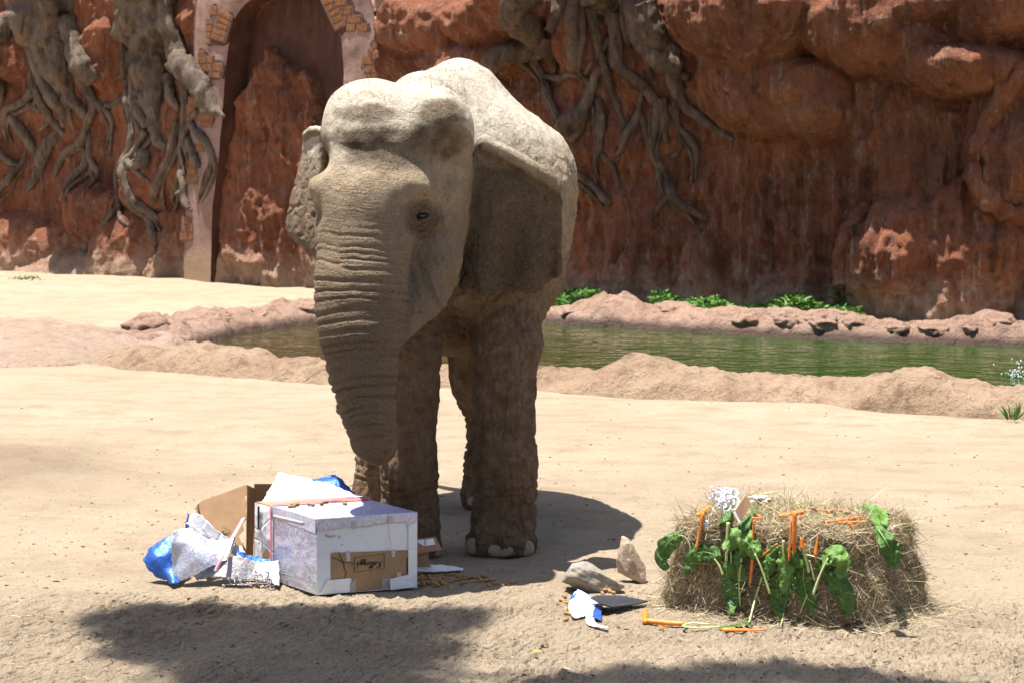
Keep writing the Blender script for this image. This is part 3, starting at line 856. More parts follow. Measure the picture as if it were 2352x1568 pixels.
# ------------------------------------------------------------------ green growth at the foot of the cliff
t = NT('grass_green', 0.6, 0.3)
MAT_GRASS = t.set(Base_Color=t.ramp(t.noise(3.0, 4), (0.3, (0.045, 0.125, 0.018)), (0.7, (0.125, 0.245, 0.040))))
def blades(roots, lens, width, seed, lean=0.6, seg=3):
    r = np.random.default_rng(seed)
    n = len(roots)
    dirs = r.normal(size=(n, 3)) * np.array([lean, lean, 0.1]) + np.array([0, 0, 1.0])
    dirs = unit(dirs)
    side = unit(np.cross(dirs, r.normal(size=(n, 3))))
    out = dirs * np.array([1, 1, -0.35])
    V = np.zeros((n, seg + 1, 2, 3))
    for k in range(seg + 1):
        f = k / seg
        c_ = roots + dirs * (lens * f)[:, None] + out * (lens * f * f * 0.35)[:, None]
        wd = width * (math.sin(math.pi * (0.12 + 0.86 * f)))
        V[:, k, 0] = c_ - side * wd; V[:, k, 1] = c_ + side * wd
    base = (np.arange(n) * (seg + 1) * 2)[:, None]
    F = np.concatenate([base + np.array([[2 * k, 2 * k + 1, 2 * k + 3, 2 * k + 2]]) for k in range(seg)])
    return V.reshape(-1, 3), F
gu = []
while len(gu) < 6500:
    u = random.uniform(1285, 1985)
    dens = 0.5 + 0.5 * math.sin(u / 41.0) + 0.35 * math.sin(u / 17.0)
    if u < 1380: dens += 0.5
    if 1650 < u < 1930: dens += 0.5
    if random.random() > dens: continue
    f = random.random()
    v = np.interp(u, [1285, 1500, 1700, 1985], [712, 722, 733, 747]) + 3 - f * 12
    gu.append((u, v))
roots_ = np.array([G(u, v) for u, v in gu]); roots_[:, 2] = 0.0
hgt_ = 0.12 + 0.20 * np.abs(np.sin(roots_[:, 0] * 2.1)) * (0.6 + 0.4 * np.sin(roots_[:, 0] * 7.3))
lv_ = roots_ + np.column_stack([RNG.normal(0, 0.03, len(roots_)), RNG.normal(0, 0.03, len(roots_)), RNG.uniform(0.02, 1.0, len(roots_)) * hgt_])
gv1, gf1 = blades(roots_[::5], hgt_[::5] * 1.15, 0.005, 3, 0.35)
gv2, gf2 = blades(lv_, RNG.uniform(0.05, 0.11, len(lv_)), 0.017, 8, 1.6)
mk('grass', (np.vstack([gv1, gv2]), np.vstack([gf1, gf2 + len(gv1)])), MAT_GRASS, kind='stuff', label='bright green grass strip at the foot of the cliff behind the pond', cat='grass')
gu = np.vstack([np.array([G(random.gauss(c0, s0), random.gauss(v0, 2)) for _ in range(70)]) for c0, s0, v0 in ((225, 30, 630), (265, 14, 627), (505, 12, 636), (60, 16, 641), (585, 30, 640))])
gu[:, 2] = 0
mk('grass', blades(gu, RNG.uniform(0.03, 0.09, len(gu)), 0.010, 4, 0.9), MAT_GRASS, kind='stuff', label='short sparse grass on the sand below the sculpted roots', cat='grass')

def leaf_vf(base, tip, w, up, droop=0.15, n=9, m=5, ruffle=0.0, seed=0):
    """a leaf blade from base to tip, width w, drooping"""
    base, tip, up = (np.asarray(q, float) for q in (base, tip, up))
    ax_ = tip - base
    L = np.linalg.norm(ax_)
    sd = unit(np.cross(ax_, up)); nrm_ = unit(np.cross(sd, ax_))
    f = np.linspace(0, 1, n)[:, None]; s = np.linspace(-1, 1, m)[None, :]
    wd = w * np.sin(np.pi * np.clip(f * 0.93 + 0.05, 0, 1)) ** 0.8
    V = base + ax_ * f[..., None] + sd * (s * wd)[..., None] + nrm_ * ((4 * droop * L * f * (1 - f)) + 0.25 * wd * np.abs(s))[..., None]
    if ruffle:
        V = V + nrm_ * (ruffle * fbm(V / max(w, 1e-3) * 1.6, 2, seed=seed) * np.abs(s))[..., None]
    return V.reshape(-1, 3), grid_faces(n, m)
t = NT('broad_leaf', 0.45, 0.4)
MAT_BROAD = t.set(Base_Color=t.ramp(t.noise(7, 4), (0.3, (0.025, 0.085, 0.015)), (0.7, (0.065, 0.170, 0.032))))
b = G(1925, 733)
plant = empty('leafy_plant', (b[0], b[1], 0), 'broad-leaved green plant growing against the foot of the cliff', 'plant')
for k in range(11):
    an = k * 2.4
    l_ = 0.17 + 0.06 * (k % 3)
    h0 = 0.12 + 0.028 * k
    mk('leaf', leaf_vf(b + np.array([0, 0, h0]), b + np.array([math.cos(an) * l_, -abs(math.sin(an)) * l_ * 0.6, h0 + 0.03 - 0.02 * (k % 2)]), 0.055, (0, 0, 1)), MAT_BROAD, plant)
mk('stem', tube([b + np.array([0, 0, z]) for z in (-0.02, 0.15, 0.3, 0.43)], [.012, .011, .009, .005], 6), MAT_BROAD, plant)
b = G(2322, 964)
weed = empty('leafy_plant', (b[0], b[1], 0), 'spiky green weed rooted at the base of the sandy bank', 'plant')
for k in range(14):
    an = k * 2.4
    l_ = 0.06 + 0.07 * random.random()
    mk('leaf', leaf_vf(b + np.array([0.03 * math.cos(an), 0.03 * math.sin(an), 0.0]), b + np.array([math.cos(an) * l_, math.sin(an) * l_, 0.07 + 0.10 * random.random()]), 0.008, (0.3, -1, 0.2)), MAT_GRASS, weed)
# splash where water falls into the pond
t = NT('water_drops', 0.1, 0.5)
MAT_DROP = t.set(Base_Color=t.ramp(t.noise(5), (0.3, (0.75, 0.80, 0.80)), (0.7, (0.9, 0.92, 0.92))))
s0 = G(2345, 868, -0.06)
bm = bmesh.new(); bmesh.ops.create_icosphere(bm, subdivisions=1, radius=1)
dv = np.array([v.co[:] for v in bm.verts]); df = [[v.index for v in f.verts] for f in bm.faces]; bm.free()
parts_ = []
for k in range(90):
    h_ = abs(random.gauss(0, 0.08))
    parts_.append((dv * random.uniform(0.003, 0.009) * np.array([1, 1, 1.6]) + s0 + np.array([random.gauss(0.06, 0.12), random.gauss(0, 0.12), h_]), df))
mk('splash', join(parts_), MAT_DROP, kind='stuff', label='small white splash of water drops on the pond', cat='splash')

# ------------------------------------------------------------------ the tree whose crown shades the foreground (it stands beside the camera, its crown above the frame)
t = NT('tree_bark', 0.9, 0.2)
MAT_TBARK = t.set(Base_Color=t.ramp(t.noise(6, 5), (0.3, (0.10, 0.07, 0.05)), (0.7, (0.20, 0.15, 0.11))), Normal=t.bump(t.noise(14, 5), 0.6, 0.03))
MAT_TLEAF = simple_mat('tree_leaf', (0.06, 0.11, 0.03), 0.6, 0.35, 3)
def lift(u, v, z):
    g_ = G(u, v)
    return g_ - SUN_TO * (z / -SUN_TO[2])
clumps = []
for k, (u, v, r) in enumerate([(310, 1452, .20), (430, 1440, .24), (560, 1475, .28), (720, 1478, .30), (880, 1450, .28), (1010, 1432, .20), (700, 1552, .3), (520, 1556, .22), (850, 1550, .25), (950, 1502, .2), (640, 1420, .16),
                               (1080, 1420, .12), (250, 1430, .14), (380, 1500, .26), (480, 1490, .25), (640, 1520, .28), (800, 1520, .28), (760, 1430, .22), (980, 1450, .22), (600, 1580, .3), (780, 1590, .3), (450, 1410, .16), (540, 1430, .2), (330, 1410, .14), (1300, 1590, .2), (1480, 1572, .2), (1660, 1560, .18), (1800, 1552, .16), (1950, 1570, .18), (1350, 1640, .3), (1600, 1640, .3), (1900, 1630, .3), (2130, 1600, .2), (600, 1640, .4), (900, 1640, .4)]):
    clumps.append((lift(u, v - 16, 13.0 + 0.8 * (k % 4)), r * 1.12))
for k in range(42):
    clumps.append((np.array([random.uniform(-5.0, 2.4), random.uniform(3.0, 6.6), random.uniform(11.5, 15.0)]), random.uniform(0.35, 0.65)))
tb = np.array([-4.3, 4.6, 0.0])
shade = empty('shade_tree', tb, 'leafy tree beside the viewing point whose crown throws dappled shade on the sand', 'tree')
mk('trunk', tube(catmull([tb + np.array(q) for q in [(0, 0, -0.1), (0.05, 0.05, 1.2), (0.2, 0.1, 4.5), (0.5, 0.3, 9.5), (0.9, 0.6, 12.5)]], 24), np.linspace(0.34, 0.13, 24), 14, lump=0.15, lumpf=4), MAT_TBARK, shade)
fork = tb + np.array([0.5, 0.3, 9.5])
hubs = [np.array(q) for q in ((-3.8, 8.6, 12.8), (-2.6, 8.4, 13.0), (-0.9, 7.0, 13.2), (-3.8, 6.2, 13.2), (-2.2, 5.2, 13.4), (0.6, 4.6, 13.2), (-3.9, 3.9, 13.4))]
for hb in hubs:
    mk('limb', tube(catmull([fork, fork * 0.5 + hb * 0.5 + np.array([0, 0, 0.35]), hb], 16), np.linspace(0.07, 0.02, 16), 8, lump=0.2, lumpf=5), MAT_TBARK, shade)
tw = []
lv = []
rg = np.random.default_rng(5)
for c_, r in clumps:
    hb = min(hubs, key=lambda h: np.linalg.norm(h - c_))
    tw.append(tube(catmull([hb, (hb + c_) / 2 + np.array([0, 0, 0.1]), c_], 7), np.linspace(0.012, 0.004, 7), 5))
    n = int(780 * (r / 0.3) ** 2)
    p_ = rg.normal(size=(n, 3)); p_ = unit(p_) * (rg.random((n, 1)) ** 0.45) * r * np.array([1.1, 1.1, 0.55]) + c_
    d1 = unit(rg.normal(size=(n, 3)) * np.array([1, 1, 0.5])); d2 = unit(np.cross(d1, rg.normal(size=(n, 3)) * 0.6 + np.array([0, 0, 1.0])))
    l1 = rg.uniform(0.035, 0.06, (n, 1)); l2 = l1 * 0.42
    lv.append(np.stack([p_ - d1 * l1, p_ + d2 * l2, p_ + d1 * l1, p_ - d2 * l2], 1))
lv = np.concatenate(lv)
mk('twigs', join(tw), MAT_TBARK, shade, kind='stuff')
mk('crown', (lv.reshape(-1, 3), np.arange(len(lv) * 4).reshape(-1, 4)), MAT_TLEAF, shade, kind='stuff', smooth=False)
# ================================================================== ELEPHANT
VOX = 0.014
LO = np.array([-1.25, 9.35, -0.06]); HI = np.array([0.62, 12.95, 2.78])
NG = np.ceil((HI - LO) / VOX).astype(int)
SD = np.full(NG, 1.0, np.float32)
AXS = [(LO[k] + VOX * np.arange(NG[k])).astype(np.float32) for k in range(3)]

def _sl(lo, hi):
    i0 = np.clip(np.floor((lo - LO) / VOX).astype(int), 0, NG - 1)
    i1 = np.clip(np.ceil((hi - LO) / VOX).astype(int) + 1, 1, NG)
    return tuple(slice(a, b) for a, b in zip(i0, i1))

def _grid(s):
    return AXS[0][s[0]][:, None, None], AXS[1][s[1]][None, :, None], AXS[2][s[2]][None, None, :]

def _put(s, d, k, sub=False):
    a = SD[s]
    if sub:
        d = -d
        h = np.maximum(k - np.abs(a - d), 0) / k
        SD[s] = np.maximum(a, d) + h * h * k * 0.25
    else:
        h = np.maximum(k - np.abs(a - d), 0) / k
        SD[s] = np.minimum(a, d) - h * h * k * 0.25

def ell(c, r, k=0.1, sub=False, rot=None):
    c, r = np.asarray(c, float), np.asarray(r, float)
    m = (r.max() if rot is not None else r) + k + 0.05
    s = _sl(c - m, c + m)
    x, y, z = _grid(s)
    x, y, z = x - c[0], y - c[1], z - c[2]
    if rot is not None:
        R = rot
        x, y, z = (R[0][0] * x + R[0][1] * y + R[0][2] * z, R[1][0] * x + R[1][1] * y + R[1][2] * z, R[2][0] * x + R[2][1] * y + R[2][2] * z)
    k0 = np.sqrt((x / r[0]) ** 2 + (y / r[1]) ** 2 + (z / r[2]) ** 2)
    k1 = np.sqrt((x / r[0] ** 2) ** 2 + (y / r[1] ** 2) ** 2 + (z / r[2] ** 2) ** 2) + 1e-6
    _put(s, (k0 * (k0 - 1) / k1).astype(np.float32), k, sub)

def cone(a, b, ra, rb, k=0.08):
    a, b = np.asarray(a, float), np.asarray(b, float)
    m = max(ra, rb) + k + 0.05
    s = _sl(np.minimum(a, b) - m, np.maximum(a, b) + m)
    x, y, z = _grid(s)
    e = b - a
    t = np.clip(((x - a[0]) * e[0] + (y - a[1]) * e[1] + (z - a[2]) * e[2]) / (e @ e), 0, 1)
    d = np.sqrt((x - a[0] - t * e[0]) ** 2 + (y - a[1] - t * e[1]) ** 2 + (z - a[2] - t * e[2]) ** 2) - (ra + (rb - ra) * t)
    _put(s, d.astype(np.float32), k)

def chain(pts, k=0.06):
    for p, q in zip(pts[:-1], pts[1:]):
        cone(p[:3], q[:3], p[3], q[3], k)

def Q(u, v, Y, r):
    return (*P(u, v, Y), r)

# trunk of the body
ell((-0.285, 11.50, 1.69), (0.625, 1.02, 0.74), 0.1)
ell((-0.38, 12.1, 1.62), (0.50, 0.48, 0.70), 0.2)
chain([(-0.53, 10.30, 2.24, 0.18), (-0.46, 10.6, 2.33, 0.15), (-0.37, 11.0, 2.42, 0.11), (-0.310, 11.35, 2.490, 0.085)], 0.26)
chain([(-0.310, 11.35, 2.490, 0.085), (-0.34, 11.8, 2.42, 0.12), (-0.42, 12.25, 2.18, 0.2)], 0.30)
cone((-0.26, 11.32, 2.40), (0.03, 11.42, 2.02), 0.12, 0.30, 0.22)
cone((-0.36, 11.0, 2.25), (-0.05, 11.1, 1.9), 0.15, 0.30, 0.22)
ell((-0.02, 10.98, 1.55), (0.24, 0.40, 0.44), 0.16)
ell((-0.58, 10.88, 1.50), (0.20, 0.36, 0.40), 0.16)
cone(P(935, 400, 10.25), (-0.30, 10.95, 1.92), 0.33, 0.50, 0.2)
cone((-0.30, 10.66, 1.50), (-0.30, 11.0, 1.48), 0.24, 0.32, 0.15)
# front legs
chain([Q(1166, 690, 10.78, .200), Q(1162, 800, 10.68, .172), Q(1158, 900, 10.64, .150), Q(1157, 985, 10.62, .146), Q(1160, 1060, 10.59, .152), Q(1163, 1120, 10.61, .143), Q(1160, 1170, 10.63, .128), (-0.048, 10.62, 0.20, 0.140), (-0.052, 10.57, 0.07, 0.182)], 0.07)
chain([Q(940, 690, 10.68, .18), Q(942, 800, 10.58, .150), Q(940, 900, 10.55, .140), Q(938, 985, 10.53, .130), Q(937, 1060, 10.50, .140), Q(940, 1120, 10.52, .132), Q(942, 1170, 10.54, .120), (-0.550, 10.53, 0.20, 0.134), (-0.557, 10.49, 0.07, 0.176)], 0.07)
# hind legs
chain([(-0.12, 12.05, 1.30, .30), (-0.14, 11.85, .78, .20), (-0.115, 12.02, .46, .128), (-0.135, 11.99, .24, .132), (-0.150, 11.94, .07, .158)], 0.1)
chain([(-0.66, 12.05, 1.30, .28), (-0.76, 11.85, .78, .18), (-0.78, 12.02, .46, .125), (-0.79, 11.99, .24, .132), (-0.80, 11.94, .07, .160)], 0.1)
# tail
chain([(-0.50, 12.45, 1.75, .06), (-0.72, 12.72, 1.25, .032), (-0.93, 12.72, .90, .024), (*P(790, 910, 12.70), .022)], 0.05)
ell(P(784, 934, 12.70), (.034, .03, .066), 0.03)
# skull
ell(P(905, 350, 10.10), (.345, .36, .315), 0.12)
ell(P(850, 283, 10.03), (.240, .27, .225), 0.09)
ell(P(984, 296, 10.05), (.225, .27, .220), 0.09)
chain([Q(872, 380, 9.95, .255), Q(848, 470, 9.86, .238), Q(838, 560, 9.80, .226)], 0.12)
ell(P(757, 422, 9.88), (.105, .15, .075), 0.09)
ell(P(945, 424, 9.80), (.128, .13, .092), 0.10)
ell(P(1005, 500, 10.17), (.155, .22, .27), 0.09)
ell(P(988, 610, 10.14), (.150, .22, .22), 0.08)
ell(P(765, 540, 10.08), (.090, .22, .22), 0.10)
chain([Q(985, 600, 10.05, .15), Q(962, 680, 9.93, .118), Q(925, 725, 9.82, .085), Q(912, 775, 9.74, .045)], 0.08)
# hollows: temples, brow, mid forehead, eye socket
ell(P(1046, 378, 9.80), (.085, .16, .13), 0.14, True)
ell(P(727, 372, 9.92), (.045, .25, .045), 0.10, True)
ell(P(850, 352, 9.575), (.17, .085, .050), 0.14, True)
ell(P(985, 352, 9.62), (.07, .10, .06), 0.14, True)
ell(P(985, 497, 9.74), (.085, .125, .060), 0.06, True)
ell(P(726, 492, 9.78), (.030, .16, .040), 0.04, True)
EYE_AT = (968, 497)
# trunk
TRK = [(846, 470, 9.86, .238), (838, 560, 9.80, .226), (829, 640, 9.75, .222), (826, 700, 9.72, .213), (827, 760, 9.69, .198), (833, 850, 9.67, .165),
       (847, 950, 9.66, .128), (857, 1008, 9.68, .104), (868, 1022, 9.76, .088), (880, 1005, 9.88, .07)]
chain([Q(*q) for q in TRK[1:]], 0.03)

# ears: thin curved sheets of overlapping balls
def patch(cols, n, m):
    """cols: list of columns of (u,v,Y) control points -> (n,m,3) world grid, n across the columns, m along them"""
    def PC(u, v, Y):
        q = P(u, v, Y)
        return q if q[2] > 0.012 else G(u, v, 0.012)      # never below the sand
    C = np.array([catmull(np.array([PC(*q) for q in c]), m) for c in cols])
    return np.stack([catmull(C[:, j], n) for j in range(m)], 1)

EAR_R = patch([
    [(1100, 322, 10.17), (1094, 380, 10.18), (1086, 440, 10.19), (1078, 520, 10.20), (1070, 600, 10.21), (1060, 655, 10.22)],
    [(1145, 345, 10.17), (1142, 400, 10.20), (1138, 460, 10.21), (1134, 540, 10.23), (1130, 612, 10.25), (1126, 664, 10.27)],
    [(1195, 372, 10.22), (1194, 430, 10.26), (1190, 490, 10.28), (1186, 560, 10.30), (1184, 622, 10.33), (1182, 661, 10.35)],
    [(1245, 404, 10.30), (1246, 450, 10.33), (1243, 510, 10.36), (1238, 570, 10.38), (1236, 622, 10.41), (1234, 655, 10.43)],
    [(1280, 430, 10.38), (1284, 475, 10.42), (1283, 520, 10.45), (1282, 570, 10.47), (1283, 605, 10.49), (1281, 622, 10.50)]], 46, 62)
w = np.linspace(0, 1, 62)[None, :]
a = np.linspace(0, 1, 46)[:, None]
EAR_R[..., 1] += 0.034 * np.sin(a * 13 + w * 3) * sstep(0.15, 0.9, w) + 0.010 * np.sin(w * 9 + a * 5)
EAR_R[..., 1] -= 0.085 * a ** 1.5
EAR_R[..., 2] += 0.028 * vn(np.stack([a * 11 + w * 0, w * 0 + a * 0, a * 0 + w * 0 + 4], -1), 71) * sstep(0.7, 1, w)
EAR_L = patch([
    [(752, 302, 10.24), (742, 350, 10.24), (735, 420, 10.24), (731, 480, 10.22), (733, 545, 10.20), (738, 588, 10.20)],
    [(722, 298, 10.34), (716, 350, 10.36), (708, 415, 10.36), (700, 480, 10.34), (702, 545, 10.32), (716, 574, 10.32)],
    [(703, 311, 10.42), (700, 352, 10.46), (689, 405, 10.46), (671, 470, 10.46), (663, 522, 10.46), (684, 552, 10.44)]], 26, 56)
w = np.linspace(0, 1, 56)[None, :]
a = np.linspace(0, 1, 26)[:, None]
EAR_L[..., 1] += 0.045 * np.sin(a * 16) * sstep(0.3, 1, w)
EAR_L[..., 2] += 0.012 * np.sin(a * 22) * sstep(0.75, 1, w)

def balls(pts, r, k=0.010):
    for q in pts.reshape(-1, 3):
        m = r + k + 0.012
        s = _sl(q - m, q + m)
        x, y, z = _grid(s)
        _put(s, (np.sqrt((x - q[0]) ** 2 + (y - q[1]) ** 2 + (z - q[2]) ** 2) - r).astype(np.float32), k)
balls(EAR_R, 0.016)
balls(EAR_L, 0.016)
fold = EAR_R[:, :5].copy()
for j in range(5):
    th = j / 4 * 2.6
    fold[:, j] = EAR_R[:, 0] + np.array([0.0, -0.036 * math.sin(th), 0.022 - 0.034 * (1 - math.cos(th)) * 0.6])
balls(fold[3:], 0.022)
rimr = EAR_R[-1, 18:].copy(); rimr[:, 1] -= 0.022; rimr[:, 0] -= 0.004
balls(rimr, 0.017)
foldl = EAR_L[4:, 0].copy(); foldl[:, 1] -= 0.03
balls(foldl, 0.022)
# flat soles
zc = AXS[2][None, None, :]
SD[:] = np.maximum(SD, (0.004 - zc))

def surf(u, v, ymin=9.36, ymax=12.9):
    """first skin point along the ray of frame pixel (u, v)"""
    Y = np.arange(ymin, ymax, 0.006)
    pts = np.stack([(u - CXP) / FPX * Y, Y, CAMH + (YHP - v) / FPX * Y], -1)
    ix = np.round((pts - LO) / VOX).astype(int)
    ok = np.all((ix >= 0) & (ix < NG), axis=1)
    val = np.full(len(Y), 1.0)
    val[ok] = SD[ix[ok, 0], ix[ok, 1], ix[ok, 2]]
    hit = np.where(val < 0)[0]
    return pts[hit[0]] if len(hit) else None

es = surf(*EYE_AT)
ell(es + np.array([0.004, 0.045, 0.0]), (.072, .060, .062), 0.035)
es = surf(*EYE_AT)
ell(es + np.array([0.0, -0.004, 0.001]), (.034, .022, .017), 0.012, True)
import openvdb
vg = openvdb.FloatGrid(1.0)
vg.copyFromArray(np.clip(SD, -0.06, 0.06), tolerance=0.0)
ev, eq = vg.convertToQuads(isovalue=0.0)
ev = LO + np.asarray(ev, float) * VOX
eq = np.asarray(eq)
def edges_of(q):
    e = np.stack([q, np.roll(q, -1, 1)], -1).reshape(-1, 2)
    e.sort(1)
    key = e[:, 0].astype(np.int64) * (q.max() + 1) + e[:, 1]
    uk, inv = np.unique(key, return_inverse=True)
    return np.stack([uk // (q.max() + 1), uk % (q.max() + 1)], 1), inv.reshape(q.shape)

def relax(V, E, it, f=0.5):
    n = len(V)
    deg = np.bincount(E.ravel(), minlength=n)[:, None]
    for _ in range(it):
        s = np.stack([np.bincount(E[:, 0], V[E[:, 1], k], n) + np.bincount(E[:, 1], V[E[:, 0], k], n) for k in range(3)], 1)
        V = V + f * (s / np.maximum(deg, 1) - V)
    return V
E, inv = edges_of(eq)
ev = relax(ev, E, 3)
n0 = len(ev); n1 = n0 + len(E)
mid = (ev[E[:, 0]] + ev[E[:, 1]]) * 0.5
cen = ev[eq].mean(1)
ci = n1 + np.arange(len(eq))
em = n0 + inv
fq = np.concatenate([np.stack([eq[:, k], em[:, k], ci, em[:, k - 1]], 1) for k in range(4)])
fv = np.vstack([ev, mid, cen])
E, inv = edges_of(fq)
fv = relax(fv, E, 2)
me2 = mesh_of('body', fv, fq)
nv = len(me2.vertices)
co = np.zeros(nv * 3, np.float32); me2.vertices.foreach_get('co', co); co = co.reshape(-1, 3).astype(float)
no = np.zeros(nv * 3, np.float32); me2.vertex_normals.foreach_get('vector', no); no = no.reshape(-1, 3).astype(float)
ctr = co.mean(0)
far = np.argmax(co[:, 2])
if no[far][2] < 0:
    me2.flip_normals()
    no = -no
U = CXP + co[:, 0] / co[:, 1] * FPX
Vv = YHP - (co[:, 2] - CAMH) / co[:, 1] * FPX

# ---- trunk coordinate
tp = catmull(np.array([Q(*q) for q in [(880, 330, 9.95, .26)] + TRK]), 160)
tl = np.r_[0, np.cumsum(np.linalg.norm(np.diff(tp[:, :3], axis=0), axis=1))]
sel = (co[:, 1] < 10.15) & (U > 690) & (U < 1010) & (Vv > 330)
ii = np.where(sel)[0]
T = np.full(nv, -1.0); RR = np.full(nv, 9.0); LAT = np.zeros(nv)
for c0 in range(0, len(ii), 20000):
    q = ii[c0:c0 + 20000]
    dd = ((co[q][:, None] - tp[None, :, :3]) ** 2).sum(-1)
    k = dd.argmin(1)
    T[q] = tl[k]; RR[q] = np.sqrt(dd[np.arange(len(q)), k]) / tp[k, 3]; LAT[q] = (co[q, 0] - tp[k, 0]) / tp[k, 3]
# smooth T: project on the local tangent
tt = unit(np.gradient(tp[:, :3], axis=0))
for c0 in range(0, len(ii), 20000):
    q = ii[c0:c0 + 20000]
    k = np.searchsorted(tl, T[q]).clip(0, 159)
    T[q] += np.einsum('ij,ij->i', co[q] - tp[k, :3], tt[k])
wt_ = sstep(1.32, 1.08, RR) * sel
vt = np.interp(T, tl, YHP - (tp[:, 2] - CAMH) / tp[:, 1] * FPX)          # frame row of that trunk station
arch_ = np.interp(vt, [420, 560, 700, 820, 1050], [0.050, 0.045, 0.015, -0.02, -0.03])
wob_ = np.interp(vt, [560, 720, 1050], [1.0, 0.55, 0.40])
Tw = T + arch_ * LAT ** 2 + wob_ * (0.010 * fbm(co * 6, 2, seed=301) + 0.003 * vn(co * 21, 303))

def creases(t, spacing, seed, width=0.17):
    """narrow grooves at irregular spacing, -1..0"""
    ph = t / spacing + 0.25 * np.sin(t / spacing * 0.73 + seed) + 0.2 * np.sin(t / spacing * 1.9 + 2.1 * seed)
    f = np.abs(ph - np.round(ph))
    return -np.exp(-(f / width) ** 2)

mixm = sstep(-0.25, 0.25, vn(np.stack([T * 9, LAT * 1.1, LAT * 0], -1), 351))
big = mixm * creases(Tw, 0.042, 1.3, 0.16) + (1 - mixm) * creases(Tw + 0.012 * vn(co * 5, 353), 0.061, 2.9, 0.12)
sml = creases(Tw + 0.006 * vn(co * 9, 305), 0.015, 2.7, 0.24)
ampb = np.interp(vt, [520, 570, 640, 760, 880, 1000, 1050], [0, 0.0040, 0.0105, 0.0120, 0.0140, 0.0120, 0.008])
amps = np.interp(vt, [400, 450, 540, 620, 1050], [0, 0.0016, 0.0024, 0.0028, 0.0018])
patchy = 0.66 + 0.34 * np.clip(1.6 * vn(np.stack([T * 26, LAT * 1.3, LAT * 0], -1), 307) + 0.4, -0.6, 1)
disp = wt_ * (ampb * (big + 0.35) * patchy + amps * (sml + 0.3) * (0.6 + 0.4 * vn(co * 8, 309)))
body = 1 - wt_
# ---- general folds
head = (co[:, 1] < 10.45) & (Vv < 720) & (U < 1100)
ear = np.zeros(nv)
for E_, u0_, u1_ in ((EAR_R, 1055, 1300), (EAR_L, 650, 760)):
    S_ = E_[3::2, ::2].reshape(-1, 3)
    ii = np.where((U > u0_) & (U < u1_) & (Vv > 285) & (Vv < 680) & (co[:, 1] < 10.62))[0]
    for c0 in range(0, len(ii), 8000):
        q = ii[c0:c0 + 8000]
        dd = np.sqrt(((co[q][:, None] - S_[None]) ** 2).sum(-1).min(1))
        ear[q] = np.maximum(ear[q], sstep(0.065, 0.030, dd))
legz = sstep(1.15, 0.8, co[:, 2]) * (co[:, 1] > 10.2)
trunk_body = (~head * (1 - ear)) * (1 - legz) * (1 - wt_) * sstep(10.12, 10.25, co[:, 1])
disp += body * 0.006 * fbm(co * 4, 3, seed=311) * (1 - ear)
wr = ridged(np.stack([co[:, 0] * 9 + co[:, 2] * 4, co[:, 1] * 3.0, co[:, 2] * 5 - co[:, 0] * 3], -1) + 0.6 * vn(co * 3, 313)[:, None], 3, 315)
disp += trunk_body * 0.011 * np.clip(wr, -1, 1.4) * (0.35 + 0.65 * sstep(2.45, 1.9, co[:, 2]))
net = ridged(co * np.array([26, 26, 20.0]) + 0.5 * vn(co * 8, 317)[:, None], 2, 319)
disp += trunk_body * 0.0055 * np.clip(net, -1.0, 1.2) * sstep(2.35, 1.8, co[:, 2])
# legs: long creases down the shaft, rolls above the toes
legr = ridged(np.stack([co[:, 0] * 17, co[:, 1] * 17, co[:, 2] * 6.5], -1) + 0.7 * vn(co * 5, 321)[:, None], 3, 323)
disp += legz * 0.0095 * np.clip(legr, -1, 1.3)
roll = creases(co[:, 2] + 0.035 * fbm(co * 5, 2, seed=325), 0.062, 0.7, 0.15)
disp += legz * 0.009 * (roll + 0.25) * (sstep(0.13, 0.2, co[:, 2]) * sstep(0.46, 0.36, co[:, 2]) + 0.5 * np.exp(-((co[:, 2] - 0.62) / 0.10) ** 2))
hindw = creases(co[:, 2] + 0.02 * fbm(co * 6, 2, seed=327), 0.045, 1.9, 0.2)
disp += 0.008 * hindw * (co[:, 1] > 11.6) * sstep(0.62, 0.52, co[:, 2]) * sstep(0.12, 0.2, co[:, 2])
# cheek and jaw: drooping folds
chk = head * body * sstep(560, 640, Vv)
disp += chk * 0.010 * ridged(np.stack([co[:, 0] * 22 + co[:, 2] * 9, co[:, 1] * 6, co[:, 2] * 4 - co[:, 0] * 4], -1), 2, 329)
disp += head * body * 0.0022 * fbm(co * 14, 3, seed=331)
def crk(n_, w_):
    return -np.exp(-(n_ / w_) ** 2)
wp_ = 0.35 * np.stack([vn(co * 7, 361), vn(co * 7, 362), vn(co * 7, 363)], -1)
g1 = crk(vn(co * np.array([13, 13, 5.0]) + wp_, 364), 0.13)
g2 = crk(vn(co * np.array([30, 30, 20.0]) + wp_, 365), 0.20)
g3 = crk(vn(np.stack([co[:, 0] * 12 + co[:, 2] * 5, co[:, 1] * 8, co[:, 2] * 9 - co[:, 0] * 4], -1) + wp_, 366), 0.13)
lowb = sstep(2.35, 1.75, co[:, 2])
disp += legz * (0.0085 * g1 + 0.0045 * g2) + trunk_body * lowb * (0.0075 * g3 + 0.0045 * g2)
disp += head * body * sstep(380, 480, Vv) * (0.0040 * g3 + 0.0022 * g2) + chk * 0.004 * g1 + ear * 0.003 * g2
# eye rings
EYE = (968, 497)
de = np.hypot((U - EYE[0]) * 1.0, (Vv - EYE[1]) * 1.0)
eyew = (co[:, 1] < 10.1) * sstep(78, 58, de) * sstep(14, 20, de)
disp += eyew * 0.0048 * creases(de + 4 * fbm(co * 12, 2, seed=333), 12.5, 0.4, 0.2)
lid = np.exp(-((de - 19) / 5.0) ** 2) * (co[:, 1] < 10.1)
disp += 0.010 * lid
